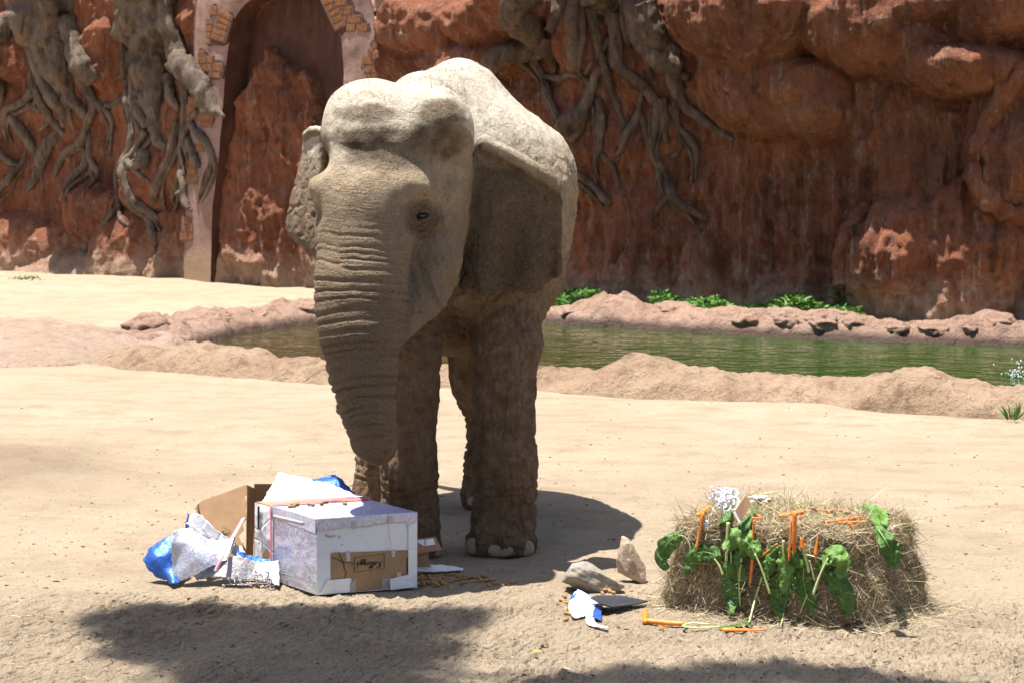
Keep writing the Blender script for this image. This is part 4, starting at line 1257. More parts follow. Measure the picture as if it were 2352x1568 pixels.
# ears: soft ribs and a ragged warty face
disp += ear * (0.0028 * fbm(co * 20, 3, seed=335) + 0.0022 * ridged(np.stack([co[:, 0] * 24, co[:, 1] * 8, co[:, 2] * 5], -1), 2, 337))
# cuffs of skin over the toenails
disp += 0.008 * np.exp(-((co[:, 2] - 0.135 - 0.02 * vn(co * 9, 339)) / 0.018) ** 2) * (co[:, 1] < 10.75) * legz
co2 = co + no * disp[:, None]
co2[:, 2] = np.maximum(co2[:, 2], 0.002)

# ---- skin tone masks (mud, dust, bare pink-brown skin; some with light and shade painted in)
SPN = 0.25 * fbm(co * 9, 3, seed=341)
def spot(u0, v0, ru, rv, ymax=10.3, soft=0.35):
    e = np.hypot((U - u0) / ru, (Vv - v0) / rv) + SPN
    return sstep(1 + soft, 1 - soft, e) * (co[:, 1] < ymax)
mud_shade = np.maximum.reduce([spot(840, 325, 75, 32), 0.9 * spot(1000, 320, 60, 40), 0.7 * spot(840, 262, 60, 22), 0.8 * spot(1010, 262, 50, 30),
                         0.6 * spot(905, 350, 110, 40), 0.5 * spot(745, 330, 16, 40), 1.0 * spot(966, 502, 40, 36)])
lower_trunk = wt_ * sstep(640, 760, vt)
mud_shade = np.maximum(mud_shade, 0.22 * lower_trunk)
mud_shade = np.maximum(mud_shade, 0.85 * ear * (U > 900) * sstep(330, 430, Vv + 160 * SPN))  # ear mud, deepened to paint the shade below the ear's top fold
dust = np.clip((sstep(1.2, 2.0, co[:, 2]) + 0.25) * (1 - 0.8 * ear) * (1 - 0.55 * sstep(430, 520, Vv) * (co[:, 1] < 10.4)), 0, 1)  # dust, thinned below the brow so the face shade is in the colour
rust_shade = np.maximum(legz * 0.9, 0.75 * sstep(1.75, 1.2, co[:, 2]) * (co[:, 1] > 10.2))  # rust-brown legs, carried up the shoulder to paint its shade
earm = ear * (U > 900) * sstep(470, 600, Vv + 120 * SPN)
sunlit_top = sstep(1.95, 2.3, co[:, 2] + 0.25 * SPN) * (1 - mud_shade) * (no[:, 2] > -0.2)  # sun-bright back and domes, brightness put into the skin colour
me2.vertices.foreach_set('co', co2.astype(np.float32).ravel())
for nm, arr in (('tw', Tw), ('tww', wt_ * np.interp(vt, [400, 450, 560, 1050], [0, 0.7, 1, 0.8])), ('mud_shade', mud_shade), ('dust', dust), ('rust_shade', np.clip(rust_shade, 0, 1)), ('earspeck', earm), ('pale', sunlit_top)):
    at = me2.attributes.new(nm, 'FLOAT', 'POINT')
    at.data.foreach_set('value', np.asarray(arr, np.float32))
me2.polygons.foreach_set('use_smooth', np.ones(len(me2.polygons), bool))

def skin_material():
    t = NT('elephant_skin', 0.9, 0.22)
    n1 = t.noise(3.0, 6, 0.6)
    n2 = t.noise(14, 6, 0.65)
    n3 = t.noise(70, 4, 0.7)
    warp = t.n('VectorMath', 0, {'operation': 'ADD'}, Vector=t.tc)
    wn_ = t.n('TexNoise', 1, Vector=t.tc, Scale=22.0, Detail=3.0)
    sc = t.n('VectorMath', 0, {'operation': 'SCALE'}, Vector=wn_, Scale=0.035)
    add = t.t.nodes.new('ShaderNodeVectorMath'); add.operation = 'ADD'
    t.put(add.inputs[0], t.tc); t.put(add.inputs[1], sc)
    crack = t.voro(58, 'DISTANCE_TO_EDGE', vec=add.outputs[0])
    crack2 = t.voro(125, 'DISTANCE_TO_EDGE', vec=add.outputs[0])
    c = t.mix(t.ramp(n1, (0.3, 0), (0.7, 1)), (0.205, 0.143, 0.092), (0.285, 0.206, 0.134))
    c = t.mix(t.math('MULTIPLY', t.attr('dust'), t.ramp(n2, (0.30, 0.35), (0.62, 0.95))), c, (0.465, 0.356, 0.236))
    c = t.mix(t.math('MULTIPLY', t.attr('pale'), t.ramp(n2, (0.3, 0.65), (0.55, 1.0))), c, (0.66, 0.575, 0.455))  # sunlit upper skin painted almost white
    c = t.mix(t.math('MULTIPLY', t.attr('rust_shade'), t.ramp(n2, (0.36, 0.98), (0.66, 0.30))), c, (0.140, 0.074, 0.037))
    c = t.mix(t.math('MULTIPLY', t.attr('mud_shade'), t.ramp(n2, (0.34, 0.95), (0.72, 0.35))), c, (0.120, 0.085, 0.055))
    sp = t.noise(60, 5, 0.75)
    c = t.mix(t.math('MULTIPLY', t.attr('earspeck'), t.ramp(sp, (0.46, 0), (0.62, 0.6))), c, (0.075, 0.050, 0.034))
    c = t.mix(t.math('MULTIPLY', t.attr('earspeck'), t.ramp(sp, (0.30, 0.6), (0.44, 0))), c, (0.34, 0.22, 0.14))
    ck = t.ramp(crack, (0.0, 1), (0.08, 0))
    c = t.mix(t.math('MULTIPLY', ck, t.math('SUBTRACT', 0.34, t.math('MULTIPLY', t.attr('pale'), 0.28))), c, (0.075, 0.052, 0.034))
    c = t.mix(t.ramp(n3, (0.60, 0), (0.75, 0.35)), c, (0.13, 0.095, 0.065))
    h = t.math('ADD', t.ramp(crack, (0.0, 0.0), (0.10, 1)), t.math('MULTIPLY', t.ramp(crack2, (0, 0), (0.14, 1)), 0.5))
    lines = t.n('TexNoise', 0, {'noise_dimensions': '2D'}, Vector=t.n('CombineXYZ', X=t.math('MULTIPLY', t.attr('tw'), 110.0), Y=t.math('MULTIPLY', t.xyz(0), 5.0)), Scale=1.0, Detail=3.0)
    msk = t.math('ADD', t.math('MULTIPLY', t.attr('mud_shade'), 0.8), t.ramp(n1, (0.42, 0.12), (0.66, 0.6)), True)
    b = t.bump(t.math('MULTIPLY', h, msk), 0.8, 0.009)
    b = t.bump(t.math('MULTIPLY', lines, t.attr('tww')), 0.8, 0.012, b)
    b = t.bump(n3, 0.9, 0.018, b)
    b = t.bump(n2, 0.7, 0.045, b)
    return t.set(Base_Color=c, Normal=b)
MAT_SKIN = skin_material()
for m_ in list(me2.materials): pass
me2.materials.clear()
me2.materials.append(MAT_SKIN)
eleph = empty('elephant', (-0.35, 11.2, 0), 'Asian elephant with dusty domed head and hanging trunk standing behind the torn gift box', 'elephant')
me2.transform(__import__('mathutils').Matrix.Translation((0.35, -11.2, 0)))
me2.name = 'body'
ebody = bpy.data.objects.new('body', me2)
COL.objects.link(ebody)
ebody.parent = eleph

# ---- eyes
def ico(sub=3):
    bm = bmesh.new(); bmesh.ops.create_icosphere(bm, subdivisions=sub, radius=1.0)
    V = np.array([v.co[:] for v in bm.verts]); F = [[v.index for v in f.verts] for f in bm.faces]
    bm.free()
    return V, F
IV, IF = ico(3)
t = NT('eye_dark', 0.08, 0.6)
MAT_EYE = t.set(Base_Color=t.ramp(t.noise(30), (0.3, (0.012, 0.008, 0.006)), (0.7, (0.03, 0.018, 0.010))))
for (u, v) in ((967, 496), (729, 492)):
    s = surf(u, v)
    if s is not None:
        c = s + unit(np.array([0, 0, CAMH]) - s) * (0.004 if u > 900 else -0.055)
        mk('eye', (IV * np.array([0.036, 0.024, 0.023]) + c, IF), MAT_EYE, eleph)
        if u > 900:
            for sg, rr in ((1, 0.020), (-1, 0.017)):
                arc = []
                for k in np.linspace(-1.15, 1.15, 13):
                    arc.append(c + np.array([0.048 * math.sin(k), -0.016 - 0.010 * math.cos(k), sg * (0.026 * math.cos(k) - 0.001) + 0.008 * math.sin(k)]))
                mk('eyelid', tube(catmull(arc, 24), np.r_[np.linspace(0.004, 0.011, 12), np.linspace(0.011, 0.004, 12)], 8, lump=0.25, lumpf=40), MAT_SKIN, eleph)
# ---- toenails
t = NT('toenail', 0.45, 0.4)
nn = t.noise(16, 5)
MAT_NAIL = t.set(Base_Color=t.mix(t.ramp(t.noise(40, 4, vec=t.map((1, 1, 0.3))), (0.6, 0), (0.75, 0.5)), t.ramp(nn, (0.3, (0.21, 0.150, 0.095)), (0.7, (0.31, 0.235, 0.155))), (0.2, 0.14, 0.1)), Normal=t.bump(nn, 0.3, 0.004))
for (u, v, wpx, hpx) in ((1092, 1254, 48, 44), (1149, 1262, 64, 36), (1202, 1258, 54, 42), (1069, 1246, 12, 34), (999, 1276, 30, 44), (960, 1282, 44, 40), (918, 1280, 40, 40), (1086, 1150, 26, 26)):
    s = surf(u, v)
    if s is None:
        continue
    y = s[1]
    m_ = y / FPX
    r = np.array([wpx * m_ * 0.47, 0.024, hpx * m_ * 0.52])
    c = s + np.array([0, 0.010, -0.006])
    V = IV.copy()
    V[:, 2] = np.where(V[:, 2] < 0, V[:, 2] * 0.75, V[:, 2])
    V = np.sign(V) * np.abs(V) ** 0.82
    V = V * r + c
    V[:, 2] = np.maximum(V[:, 2], 0.004)
    mk('toenail', (V, IF), MAT_NAIL, eleph)

# ---- sparse bristles on crown and nape
def strands(roots, dirs, lens, width, bend=0.3, seg=3, seed=0):
    """thin crossed blades, one strip each"""
    r = np.random.default_rng(seed)
    n = len(roots)
    roots = np.asarray(roots, float); dirs = unit(dirs)
    side = unit(np.cross(dirs, r.normal(size=(n, 3))))
    bd = unit(r.normal(size=(n, 3))) * bend
    V = np.zeros((n, seg + 1, 2, 3))
    for k in range(seg + 1):
        f = k / seg
        c = roots + dirs * (lens * f)[:, None] + bd * (lens * f * f)[:, None]
        wd = (np.asarray(width) * (1 - 0.6 * f)) * np.ones(n)
        V[:, k, 0] = c - side * wd[:, None]
        V[:, k, 1] = c + side * wd[:, None]
    base = (np.arange(n) * (seg + 1) * 2)[:, None]
    F = []
    for k in range(seg):
        F.append(base + np.array([[2 * k, 2 * k + 1, 2 * k + 3, 2 * k + 2]]))
    return V.reshape(-1, 3), np.concatenate(F)

pick = np.where((no[:, 2] > 0.25) & ((co[:, 1] < 10.25) & (Vv < 235) | (co[:, 1] < 11.1) & (co[:, 1] > 10.25) & (np.abs(co[:, 0] + 0.42) < 0.2) & (Vv < 260)))[0]
pick = RNG.choice(pick, 420)
dr = no[pick] * 0.8 + RNG.normal(size=(len(pick), 3)) * 0.45 + np.array([0, -0.1, 0.5])
MAT_HAIR = simple_mat('bristle', (0.10, 0.055, 0.03), 0.6)
mk('hair', strands(co2[pick], dr, RNG.uniform(0.015, 0.055, len(pick)), 0.0008, 0.35, 3, 5), MAT_HAIR, eleph, kind='stuff')
# loose straw on its back and nape
back_ok = (no[:, 2] > 0.30) & (co[:, 1] > 10.3) & (U > 930) & (U < 1290) & (Vv < 380) & (Vv > 140)
pick = RNG.choice(np.where(back_ok)[0], 340)
tg = unit(np.cross(no[pick], RNG.normal(size=(len(pick), 3))))
t = NT('straw', 0.75, 0.25)
MAT_STRAW = t.set(Base_Color=t.ramp(t.noise(9, 4), (0.25, (0.20, 0.13, 0.055)), (0.5, (0.42, 0.31, 0.15)), (0.75, (0.66, 0.55, 0.33))))
mk('straw', strands(co2[pick] + no[pick] * 0.004, tg, RNG.uniform(0.012, 0.05, len(pick)), 0.0012, 0.12, 2, 6), MAT_STRAW, kind='stuff',
   label='loose straw scattered over the back and nape of the elephant', cat='straw')
# ================================================================== GIFT BOX, WRAPPING, SCRAPS
def foil_material(name, col, hue=0.5, rough=0.30, sparkle=170.0, metal=1.0):
    """holographic wrapping foil: a metal film broken into tiny cells that split the light"""
    t = NT(name, rough, 0.5)
    cell = t.n('TexVoronoi', 'Color', {'feature': 'F1'}, Vector=t.tc, Scale=sparkle)
    hsv = t.n('CombineColor', 0, {'mode': 'HSV'}, Red=t.xyz(0, cell), Green=0.55, Blue=0.95)
    broad = t.noise(4.5, 3, 0.5)
    hue_b = t.n('CombineColor', 0, {'mode': 'HSV'}, Red=t.math('ADD', t.math('MULTIPLY', broad, 1.3), 0.05), Green=0.35, Blue=0.95)
    c = t.mix(0.45, hsv, hue_b)
    c = t.mix(hue, col, c)
    c = t.mix(t.ramp(t.xyz(1, cell), (0.55, 0), (0.9, 0.35)), c, tuple(q * 0.45 for q in col))
    cr = t.noise(13, 4, 0.6)
    b = t.bump(t.xyz(2, cell), 0.16, 0.004)
    b = t.bump(cr, 0.35, 0.03, b)
    return t.set(Base_Color=c, Metallic=metal, Roughness=t.ramp(t.xyz(2, cell), (0, rough * 0.8), (1, rough * 1.5)), Normal=b)
MAT_SILVER = foil_material('silver_foil', (0.66, 0.65, 0.72), 0.30, 0.46, metal=0.75)
MAT_SILVERDULL = foil_material('silver_foil_dull', (0.36, 0.34, 0.32), 0.14, 0.50, metal=0.7)
MAT_GREYFOIL = foil_material('grey_holographic_foil', (0.36, 0.34, 0.35), 0.30, 0.36, 200.0, 0.9)
MAT_BLUE = foil_material('blue_foil', (0.008, 0.10, 0.46), 0.05, 0.42, 120.0, 0.6)
def paper_material(name, col, crease=0.35):
    t = NT(name, 0.75, 0.3)
    n1 = t.noise(5, 5, 0.6)
    smudge = t.noise(11, 5, 0.65)
    c = t.mix(t.ramp(smudge, (0.60, 0), (0.80, 0.30)), col, tuple(q * 0.62 for q in col))
    v = t.voro(7, 'DISTANCE_TO_EDGE')
    b = t.bump(t.ramp(v, (0, 0), (0.06, 1)), crease, 0.006)
    b = t.bump(n1, crease, 0.02, b)
    return t.set(Base_Color=c, Normal=b)
MAT_PAPER = paper_material('white_paper', (0.80, 0.80, 0.81))
MAT_CREAM = paper_material('cream_paper', (0.70, 0.68, 0.58))
t = NT('cardboard', 0.85, 0.2)
n1 = t.noise(9, 5, 0.6); fib = t.noise(60, 4, 0.7, vec=t.map((1, 1, 0.15)))
c = t.ramp(n1, (0.3, (0.320, 0.195, 0.105)), (0.7, (0.395, 0.250, 0.140)))
c = t.mix(t.ramp(fib, (0.5, 0), (0.8, 0.25)), c, (0.22, 0.125, 0.062))
MAT_CARD = t.set(Base_Color=c, Normal=t.bump(fib, 0.15, 0.004))
MAT_PINK = simple_mat('pink_ribbon', (0.78, 0.16, 0.27), 0.4, 0.12, 20, spec=0.5)
MAT_SUNPINK = simple_mat('sunlit_pink_ribbon', (0.80, 0.42, 0.48), 0.35, 0.12, 20, spec=0.5)  # ribbon pink lightened in the colour itself to look sunlit
MAT_BLACK = simple_mat('black_print', (0.012, 0.012, 0.013), 0.6, 0.2, 20)
MAT_GREYPRINT = simple_mat('grey_print', (0.30, 0.30, 0.31), 0.6, 0.2, 20)
MAT_TAPE = simple_mat('clear_tape', (0.52, 0.46, 0.46), 0.25, 0.08, 20, spec=0.6)
MAT_STAIN = simple_mat('brown_stain', (0.17, 0.075, 0.025), 0.6, 0.3, 60)
MAT_SMUDGE = simple_mat('grey_smudge', (0.42, 0.40, 0.39), 0.7, 0.3, 80)
MAT_BLACKCARD = simple_mat('black_card', (0.030, 0.031, 0.034), 0.55, 0.3, 12, 0.2, 40)

def sheet_vf(grid, th=0.0012):
    """(n,m,3) grid -> closed thin sheet; first half of faces = front"""
    n, m = grid.shape[:2]
    du = np.gradient(grid, axis=0); dv = np.gradient(grid, axis=1)
    nr = unit(np.cross(du, dv))
    A_ = (grid + nr * th / 2).reshape(-1, 3); B_ = (grid - nr * th / 2).reshape(-1, 3)
    F1 = grid_faces(n, m); F2 = F1[:, ::-1] + n * m
    loop = [i * m for i in range(n)] + [(n - 1) * m + j for j in range(1, m)] + [i * m + m - 1 for i in range(n - 2, -1, -1)] + [j for j in range(m - 2, 0, -1)]
    rimf = [[loop[k], loop[(k + 1) % len(loop)], loop[(k + 1) % len(loop)] + n * m, loop[k] + n * m] for k in range(len(loop))]
    F = np.vstack([F1, F2, np.array(rimf)])
    idx = np.r_[np.zeros(len(F1)), np.ones(len(F2) + len(rimf))]
    return (np.vstack([A_, B_]), F), idx

def crumple(g, amp, freq, seed, ragged=0.0):
    du = np.gradient(g, axis=0); dv = np.gradient(g, axis=1)
    nr = unit(np.cross(du, dv))
    rg_ = np.random.default_rng(seed)
    h = np.zeros(g.shape[:2])
    for k in range(9):                       # straight creases: folded planes, not lumps
        d_ = unit(rg_.normal(size=3)) * freq * rg_.uniform(0.25, 0.8)
        w_ = g @ d_ + rg_.uniform(0, 9)
        h = h + (np.abs(w_ - np.floor(w_) - 0.5) * 2 - 0.5) * rg_.uniform(0.2, 1.0)
    g = g + nr * (amp * 0.55 * h)[..., None]
    if ragged:
        n, m = g.shape[:2]
        e = np.minimum.reduce([np.arange(n)[:, None] + np.zeros((1, m)), n - 1 - np.arange(n)[:, None] + np.zeros((1, m)), np.arange(m)[None] + np.zeros((n, 1)), m - 1 - np.arange(m)[None] + np.zeros((n, 1))])
        w_ = np.exp(-e / 2.0)
        g = g + (w_ * ragged)[..., None] * np.stack([vn(g * 60, seed + 7), vn(g * 60, seed + 8) * 0.3, vn(g * 60, seed + 9)], -1)
    return g

def sheet(name, cols, mats, n=40, m=40, amp=0.006, freq=9, seed=0, ragged=0.006, parent=None, th=0.0012, **kw):
    g = crumple(patch(cols, n, m), amp, freq, seed, ragged)
    VF, idx = sheet_vf(g, th)
    return mk(name, VF, list(mats), parent, midx=idx, **kw)

def plate_vf(pts, th, nrm):
    """flat polygon with thickness"""
    pts = np.asarray(pts, float); nrm = unit(np.asarray(nrm, float))
    k = len(pts)
    V = np.vstack([pts + nrm * th / 2, pts - nrm * th / 2])
    F = [list(range(k)), list(range(2 * k - 1, k - 1, -1))] + [[(i + 1) % k, i, k + i, k + (i + 1) % k] for i in range(k)]
    # make the first face look along +nrm
    a = pts[1] - pts[0]
    area = sum(np.cross(pts[i] - pts[0], pts[i + 1] - pts[0]) for i in range(1, k - 1))
    if np.dot(area, nrm) < 0:
        F = [f[::-1] for f in F]
    return V, F

# ---- the silver box
BO = np.array([-0.931, 9.500, 0.006]); BF = np.array([0.471, 0.17, 0.0]); BL = np.array([-0.36, 0.49, 0.0]); BH = 0.366
bfn = unit(np.cross(BF, (0, 0, 1)))           # outward normal of the front
bln = unit(np.cross((0, 0, 1), BL)) ; bln = bln if bln[0] < 0 else -bln
gift = empty('gift_box', BO + (BF + BL) / 2, 'large gift box wrapped in silver foil with white paper end and pink ribbon', 'gift box')
def fpt(s, t_, o=0.0):
    """front face: s 0..1 left to right, t 0..1 top to bottom, o metres proud"""
    s = np.asarray(s, float); t_ = np.asarray(t_, float)
    return BO + BF * s[..., None] + np.array([0, 0, BH]) * (1 - t_)[..., None] + bfn * np.asarray(o)[..., None]
def lpt(a, t_, o=0.0):
    """side face: a 0..1 from the front corner backwards"""
    a = np.asarray(a, float); t_ = np.asarray(t_, float)
    return BO + BL * a[..., None] + np.array([0, 0, BH]) * (1 - t_)[..., None] + bln * np.asarray(o)[..., None]
def tpt(s, a, o=0.0):
    s = np.asarray(s, float); a = np.asarray(a, float)
    return BO + BF * s[..., None] + BL * a[..., None] + np.array([0, 0, BH]) + np.array([0, 0, 1.0]) * np.asarray(o)[..., None]
def gridface(fn, a0, a1, b0, b1, n, m, amp, seed, o=0.0):
    a_, b_ = np.meshgrid(np.linspace(a0, a1, n), np.linspace(b0, b1, m), indexing='ij')
    q = fn(a_, b_)
    e = np.minimum.reduce([a_ - a0, a1 - a_, b_ - b0, b1 - b_]) / max(a1 - a0, b1 - b0)
    d = amp * np.clip(e * 12, 0, 1) * (0.8 * ridged(q * 8, 2, seed) + 0.5 * vn(q * 30, seed + 2))
    return fn(a_, b_, d + o), grid_faces(n, m)
RIB = 0.70
def fixn(VF, out):
    V, F = VF
    V = np.asarray(V).reshape(-1, 3)
    f = F[len(F) // 2]
    nn = np.cross(V[f[1]] - V[f[0]], V[f[2]] - V[f[0]])
    return V, (F if np.dot(nn, out) > 0 else F[:, ::-1])
MAT_LILAC = foil_material('lilac_silver_foil', (0.56, 0.50, 0.74), 0.22, 0.50, metal=0.7)
mk('foil_top', fixn(gridface(tpt, 0, 1, 0, RIB, 40, 40, 0.0025, 801), (0, 0, 1)), MAT_LILAC, gift)
mk('foil_side', fixn(gridface(lpt, 0, RIB, 0, 1, 40, 40, 0.003, 803), bln), MAT_SILVER, gift)
mk('paper_side', fixn(gridface(lpt, RIB, 1.0, 0.02, 1, 24, 40, 0.006, 805), bln), MAT_PAPER, gift)
mk('paper_end', fixn(gridface(fpt, 0, 1, 0, 1, 40, 32, 0.0015, 807), bfn), MAT_PAPER, gift)
V, F = box_vf(BO + BF / 2 + BL / 2 + np.array([0, 0, BH / 2]), BF * 0.492, BL * 0.492, np.array([0, 0, BH * 0.488]))
mk('carton', (V, [F[k] for k in range(6)]), MAT_CARD, gift, smooth=False)
# foil folded over the front edge, ragged lower hem
s_ = np.linspace(-0.005, 1.0, 44); hem = np.interp(s_, [0, 0.1, 0.45, 0.9, 0.905, 1.0], [0.165, 0.155, 0.145, 0.115, 0.30, 0.33]) + 0.012 * vn(np.stack([s_ * 14, s_ * 0, s_ * 0], -1), 5)
tt_ = np.linspace(0, 1, 9)
S_, T_ = np.meshgrid(s_, tt_, indexing='ij')
g = fpt(S_, T_ * hem[:, None] - 0.003, 0.003 + 0.006 * T_ * (0.5 + 0.5 * vn(np.stack([S_ * 9, T_, S_ * 0], -1), 6)))
g = crumple(g, 0.0016, 22, 7)
mk('foil_flap', sheet_vf(g, 0.001)[0], MAT_SILVER, gift)
# side hem of the same foil and a strip of paper tape along it
a_ = np.linspace(0.0, RIB, 30); A2, T2 = np.meshgrid(a_, tt_, indexing='ij')
g = crumple(lpt(A2, T2 * (0.22 - 0.06 * A2 / RIB) - 0.002, 0.003 + 0.004 * T2), 0.0014, 20, 9)
mk('foil_flap', sheet_vf(g, 0.001)[0], MAT_SILVER, gift)
for a0, a1, t0, t1, mt in ((0.18, 0.66, 0.085, 0.135, MAT_TAPE), (0.0, RIB, 0.835, 0.850, MAT_SILVERDULL)):
    g = np.stack([lpt(np.linspace(a0, a1, 12), np.linspace(t0, t0 + 0.02, 12) + k * (t1 - t0), 0.0105 + 0.002 * np.sin(np.arange(12) * 1.7)) for k in (0, 0.5, 1)], 1)
    mk('tape_strip', sheet_vf(g, 0.0008)[0], mt, gift)
# bare cardboard window in the paper end
win = [(0.135, 0.462), (0.914, 0.492), (0.914, 0.858), (0.700, 0.875), (0.645, 0.985), (0.372, 0.990), (0.340, 0.815), (0.135, 0.812)]
def fpoly(pts, o, th=0.001):
    q = np.array(pts, float)
    return plate_vf(fpt(q[:, 0], q[:, 1], o), th, bfn)
card_panel = mk('cardboard_panel', fpoly(win, 0.004), MAT_CARD, gift, smooth=False)
for pts, o, mt, nm in (([(0.315, 0.93), (0.375, 0.80), (0.380, 0.985), (0.312, 0.99)], 0.0065, MAT_SILVERDULL, 'foil_patch'), ([(0.640, 0.855), (0.735, 0.84), (0.735, 0.985), (0.640, 0.985)], 0.0065, MAT_SILVERDULL, 'foil_patch'),
                       ([(0.715, 0.855), (0.965, 0.80), (0.985, 0.98), (0.722, 1.0)], 0.013, MAT_PAPER, 'paper_flap'), ([(0.10, 0.812), (0.325, 0.805), (0.317, 0.985), (0.02, 0.995)], 0.009, MAT_PAPER, 'paper_flap'),
                       ([(0.905, 0.17), (0.99, 0.12), (0.99, 0.90), (0.905, 0.86)], 0.0078, MAT_PAPER, 'paper_flap'), ([(0.28, 0.455), (0.325, 0.455), (0.328, 0.58), (0.288, 0.59)], 0.0062, MAT_TAPE, 'tape_piece'),
                       ([(0.735, 0.475), (0.775, 0.475), (0.772, 0.565), (0.742, 0.57)], 0.0062, MAT_TAPE, 'tape_piece'), ([(0.79, 0.78), (0.832, 0.775), (0.832, 0.87), (0.79, 0.875)], 0.0062, MAT_TAPE, 'tape_piece'),
                       ([(0.34, 0.06), (0.38, 0.05), (0.38, 0.165), (0.338, 0.17)], 0.011, MAT_TAPE, 'tape_piece'), ([(0.70, 0.04), (0.745, 0.03), (0.742, 0.13), (0.70, 0.135)], 0.011, MAT_TAPE, 'tape_piece')):
    mk(nm, fpoly(pts, o), mt, gift, smooth=False)
# print: framed script logo, upside down, drawn with strokes
KEL = [[(.10, 0), (.16, .3), (.28, 1.0)], [(.64, 1.02), (.55, .85), (.22, .48)], [(.24, .50), (.42, .2), (.56, 0), (.66, .05)],
       [(.70, .22), (.90, .32), (.90, .46), (.78, .46), (.70, .2), (.80, .02), (.98, .12)],
       [(.98, .12), (1.18, .72), (1.24, .98), (1.16, .98), (1.06, .4), (1.10, .02), (1.24, .12)], [(1.24, .12), (1.44, .72), (1.50, .98), (1.42, .98), (1.32, .4), (1.36, .02), (1.50, .12)],
       [(1.72, .45), (1.58, .36), (1.57, .08), (1.70, .02), (1.82, .2), (1.80, .42), (1.72, .45), (1.92, .40)],
       [(2.14, .42), (2.0, .40), (1.95, .12), (2.06, .05), (2.18, .40), (2.10, -.22), (1.98, -.45), (1.89, -.34), (2.06, -.08), (2.30, .15)],
       [(2.48, .42), (2.34, .40), (2.29, .12), (2.40, .05), (2.52, .40), (2.44, -.22), (2.32, -.45), (2.23, -.34), (2.40, -.08), (2.64, .15)],
       [(2.64, .15), (2.84, .50), (2.93, .22), (2.86, .02), (2.72, .08)], [(2.93, .98), (2.91, .84), (2.86, .76)]]
def stroke_vf(pts, w, fn, n=22):
    q = catmull(np.array(pts, float), n)
    tg_ = unit(np.gradient(q, axis=0)); sd = np.column_stack([-tg_[:, 1], tg_[:, 0]])
    wd = w * (0.8 + 0.35 * np.abs(tg_[:, 1:2]))
    A_, B_ = fn(q + sd * wd), fn(q - sd * wd)
    return np.stack([A_, B_], 1).reshape(-1, 3), grid_faces(n, 2)
def logo_pt(q):       # text space -> front face; rotated half a turn
    s = 0.642 - (q[:, 0] / 3.0) * 0.255
    t_ = 0.575 + (q[:, 1] + 0.45) / 1.45 * 0.122 + (0.5 - q[:, 0] / 3.0) * 0.012
    return fpt(s, t_, 0.0058)
def frame_strokes(c4_, fn, w):
    return [stroke_vf([c4_[i], (np.array(c4_[i]) + np.array(c4_[(i + 1) % 4])) / 2, c4_[(i + 1) % 4]], w, fn, 8) for i in range(4)]
def solid(vf, out, th=0.0008):
    V, F = vf
    V = np.asarray(V)
    n = len(V)
    F = np.asarray(F)
    f = F[0]
    nn = np.cross(V[f[1]] - V[f[0]], V[f[2]] - V[f[0]])
    return V, (F if np.dot(nn, out) > 0 else F[:, ::-1])
letters = [solid(stroke_vf(k, 0.052, logo_pt), bfn) for k in KEL]
fr_ = lambda q: fpt(q[:, 0], q[:, 1], 0.0057)
letters += [solid(v, bfn) for v in frame_strokes([(0.365, 0.545), (0.662, 0.522), (0.662, 0.715), (0.365, 0.735)], lambda q: fpt(q[:, 0], q[:, 1], 0.0056), 0.003)]
mk('script_logo', join(letters), MAT_BLACK, gift, label='black script logo in a thin frame, printed upside down', smooth=False, kind='stuff')
mk('print_strip', fpoly([(0.888, 0.605), (0.912, 0.600), (0.912, 0.842), (0.888, 0.846)], 0.0062), MAT_BLACK, gift, smooth=False)
GLY = {'A': [[(0, 0), (.5, 1), (1, 0)], [(.2, .4), (.8, .4)]], 'M': [[(0, 0), (0, 1)], [(0, 1), (.5, .4)], [(.5, .4), (1, 1)], [(1, 1), (1, 0)]], 'E': [[(1, 1), (0, 1)], [(0, 1), (0, 0)], [(0, 0), (1, 0)], [(0, .5), (.8, .5)]],
       'R': [[(0, 0), (0, 1)], [(0, 1), (1, .8), (0, .5)], [(.3, .5), (1, 0)]], 'I': [[(.5, 0), (.5, 1)]], 'C': [[(1, .85), (.3, 1), (0, .5), (.3, 0), (1, .15)]]}
ls = []
for i, ch in enumerate('AMERICA'):          # stacked letters, upside down like the rest of the carton
    t1 = 0.832 - i * 0.032
    for st in GLY[ch]:
        ls.append(solid(stroke_vf([(0.907 - x * 0.013, t1 - 0.022 + y * 0.022) for x, y in st], 0.0012, lambda q: fpt(q[:, 0], q[:, 1], 0.0068), 6), bfn))
mk('print_letters', join(ls), MAT_GREYPRINT, gift, smooth=False, kind='stuff')
stn = [([(0.21, 0.46), (0.24, 0.55), (0.26, 0.60), (0.265, 0.68), (0.285, 0.73), (0.27, 0.80)], 0.006), ([(0.14, 0.52), (0.20, 0.55), (0.26, 0.60)], 0.008), ([(0.26, 0.60), (0.31, 0.60), (0.345, 0.61), (0.34, 0.64)], 0.006)]
mk('stain', join([solid(stroke_vf(p_, w_, lambda q: fpt(q[:, 0], q[:, 1], 0.0060), 14), bfn) for p_, w_ in stn]), MAT_STAIN, card_panel, smooth=False, kind='stuff')
smd = [([(0.08, 0.22), (0.12, 0.25), (0.18, 0.24)], 0.012), ([(0.215, 0.24), (0.222, 0.28)], 0.006), ([(0.235, 0.36), (0.25, 0.37)], 0.010), ([(0.17, 0.45), (0.20, 0.47), (0.215, 0.46)], 0.007)]
mk('smudge', join([solid(stroke_vf(p_, w_, lambda q: fpt(q[:, 0], q[:, 1], 0.0040), 10), bfn) for p_, w_ in smd]), MAT_SMUDGE, gift, smooth=False, kind='stuff')
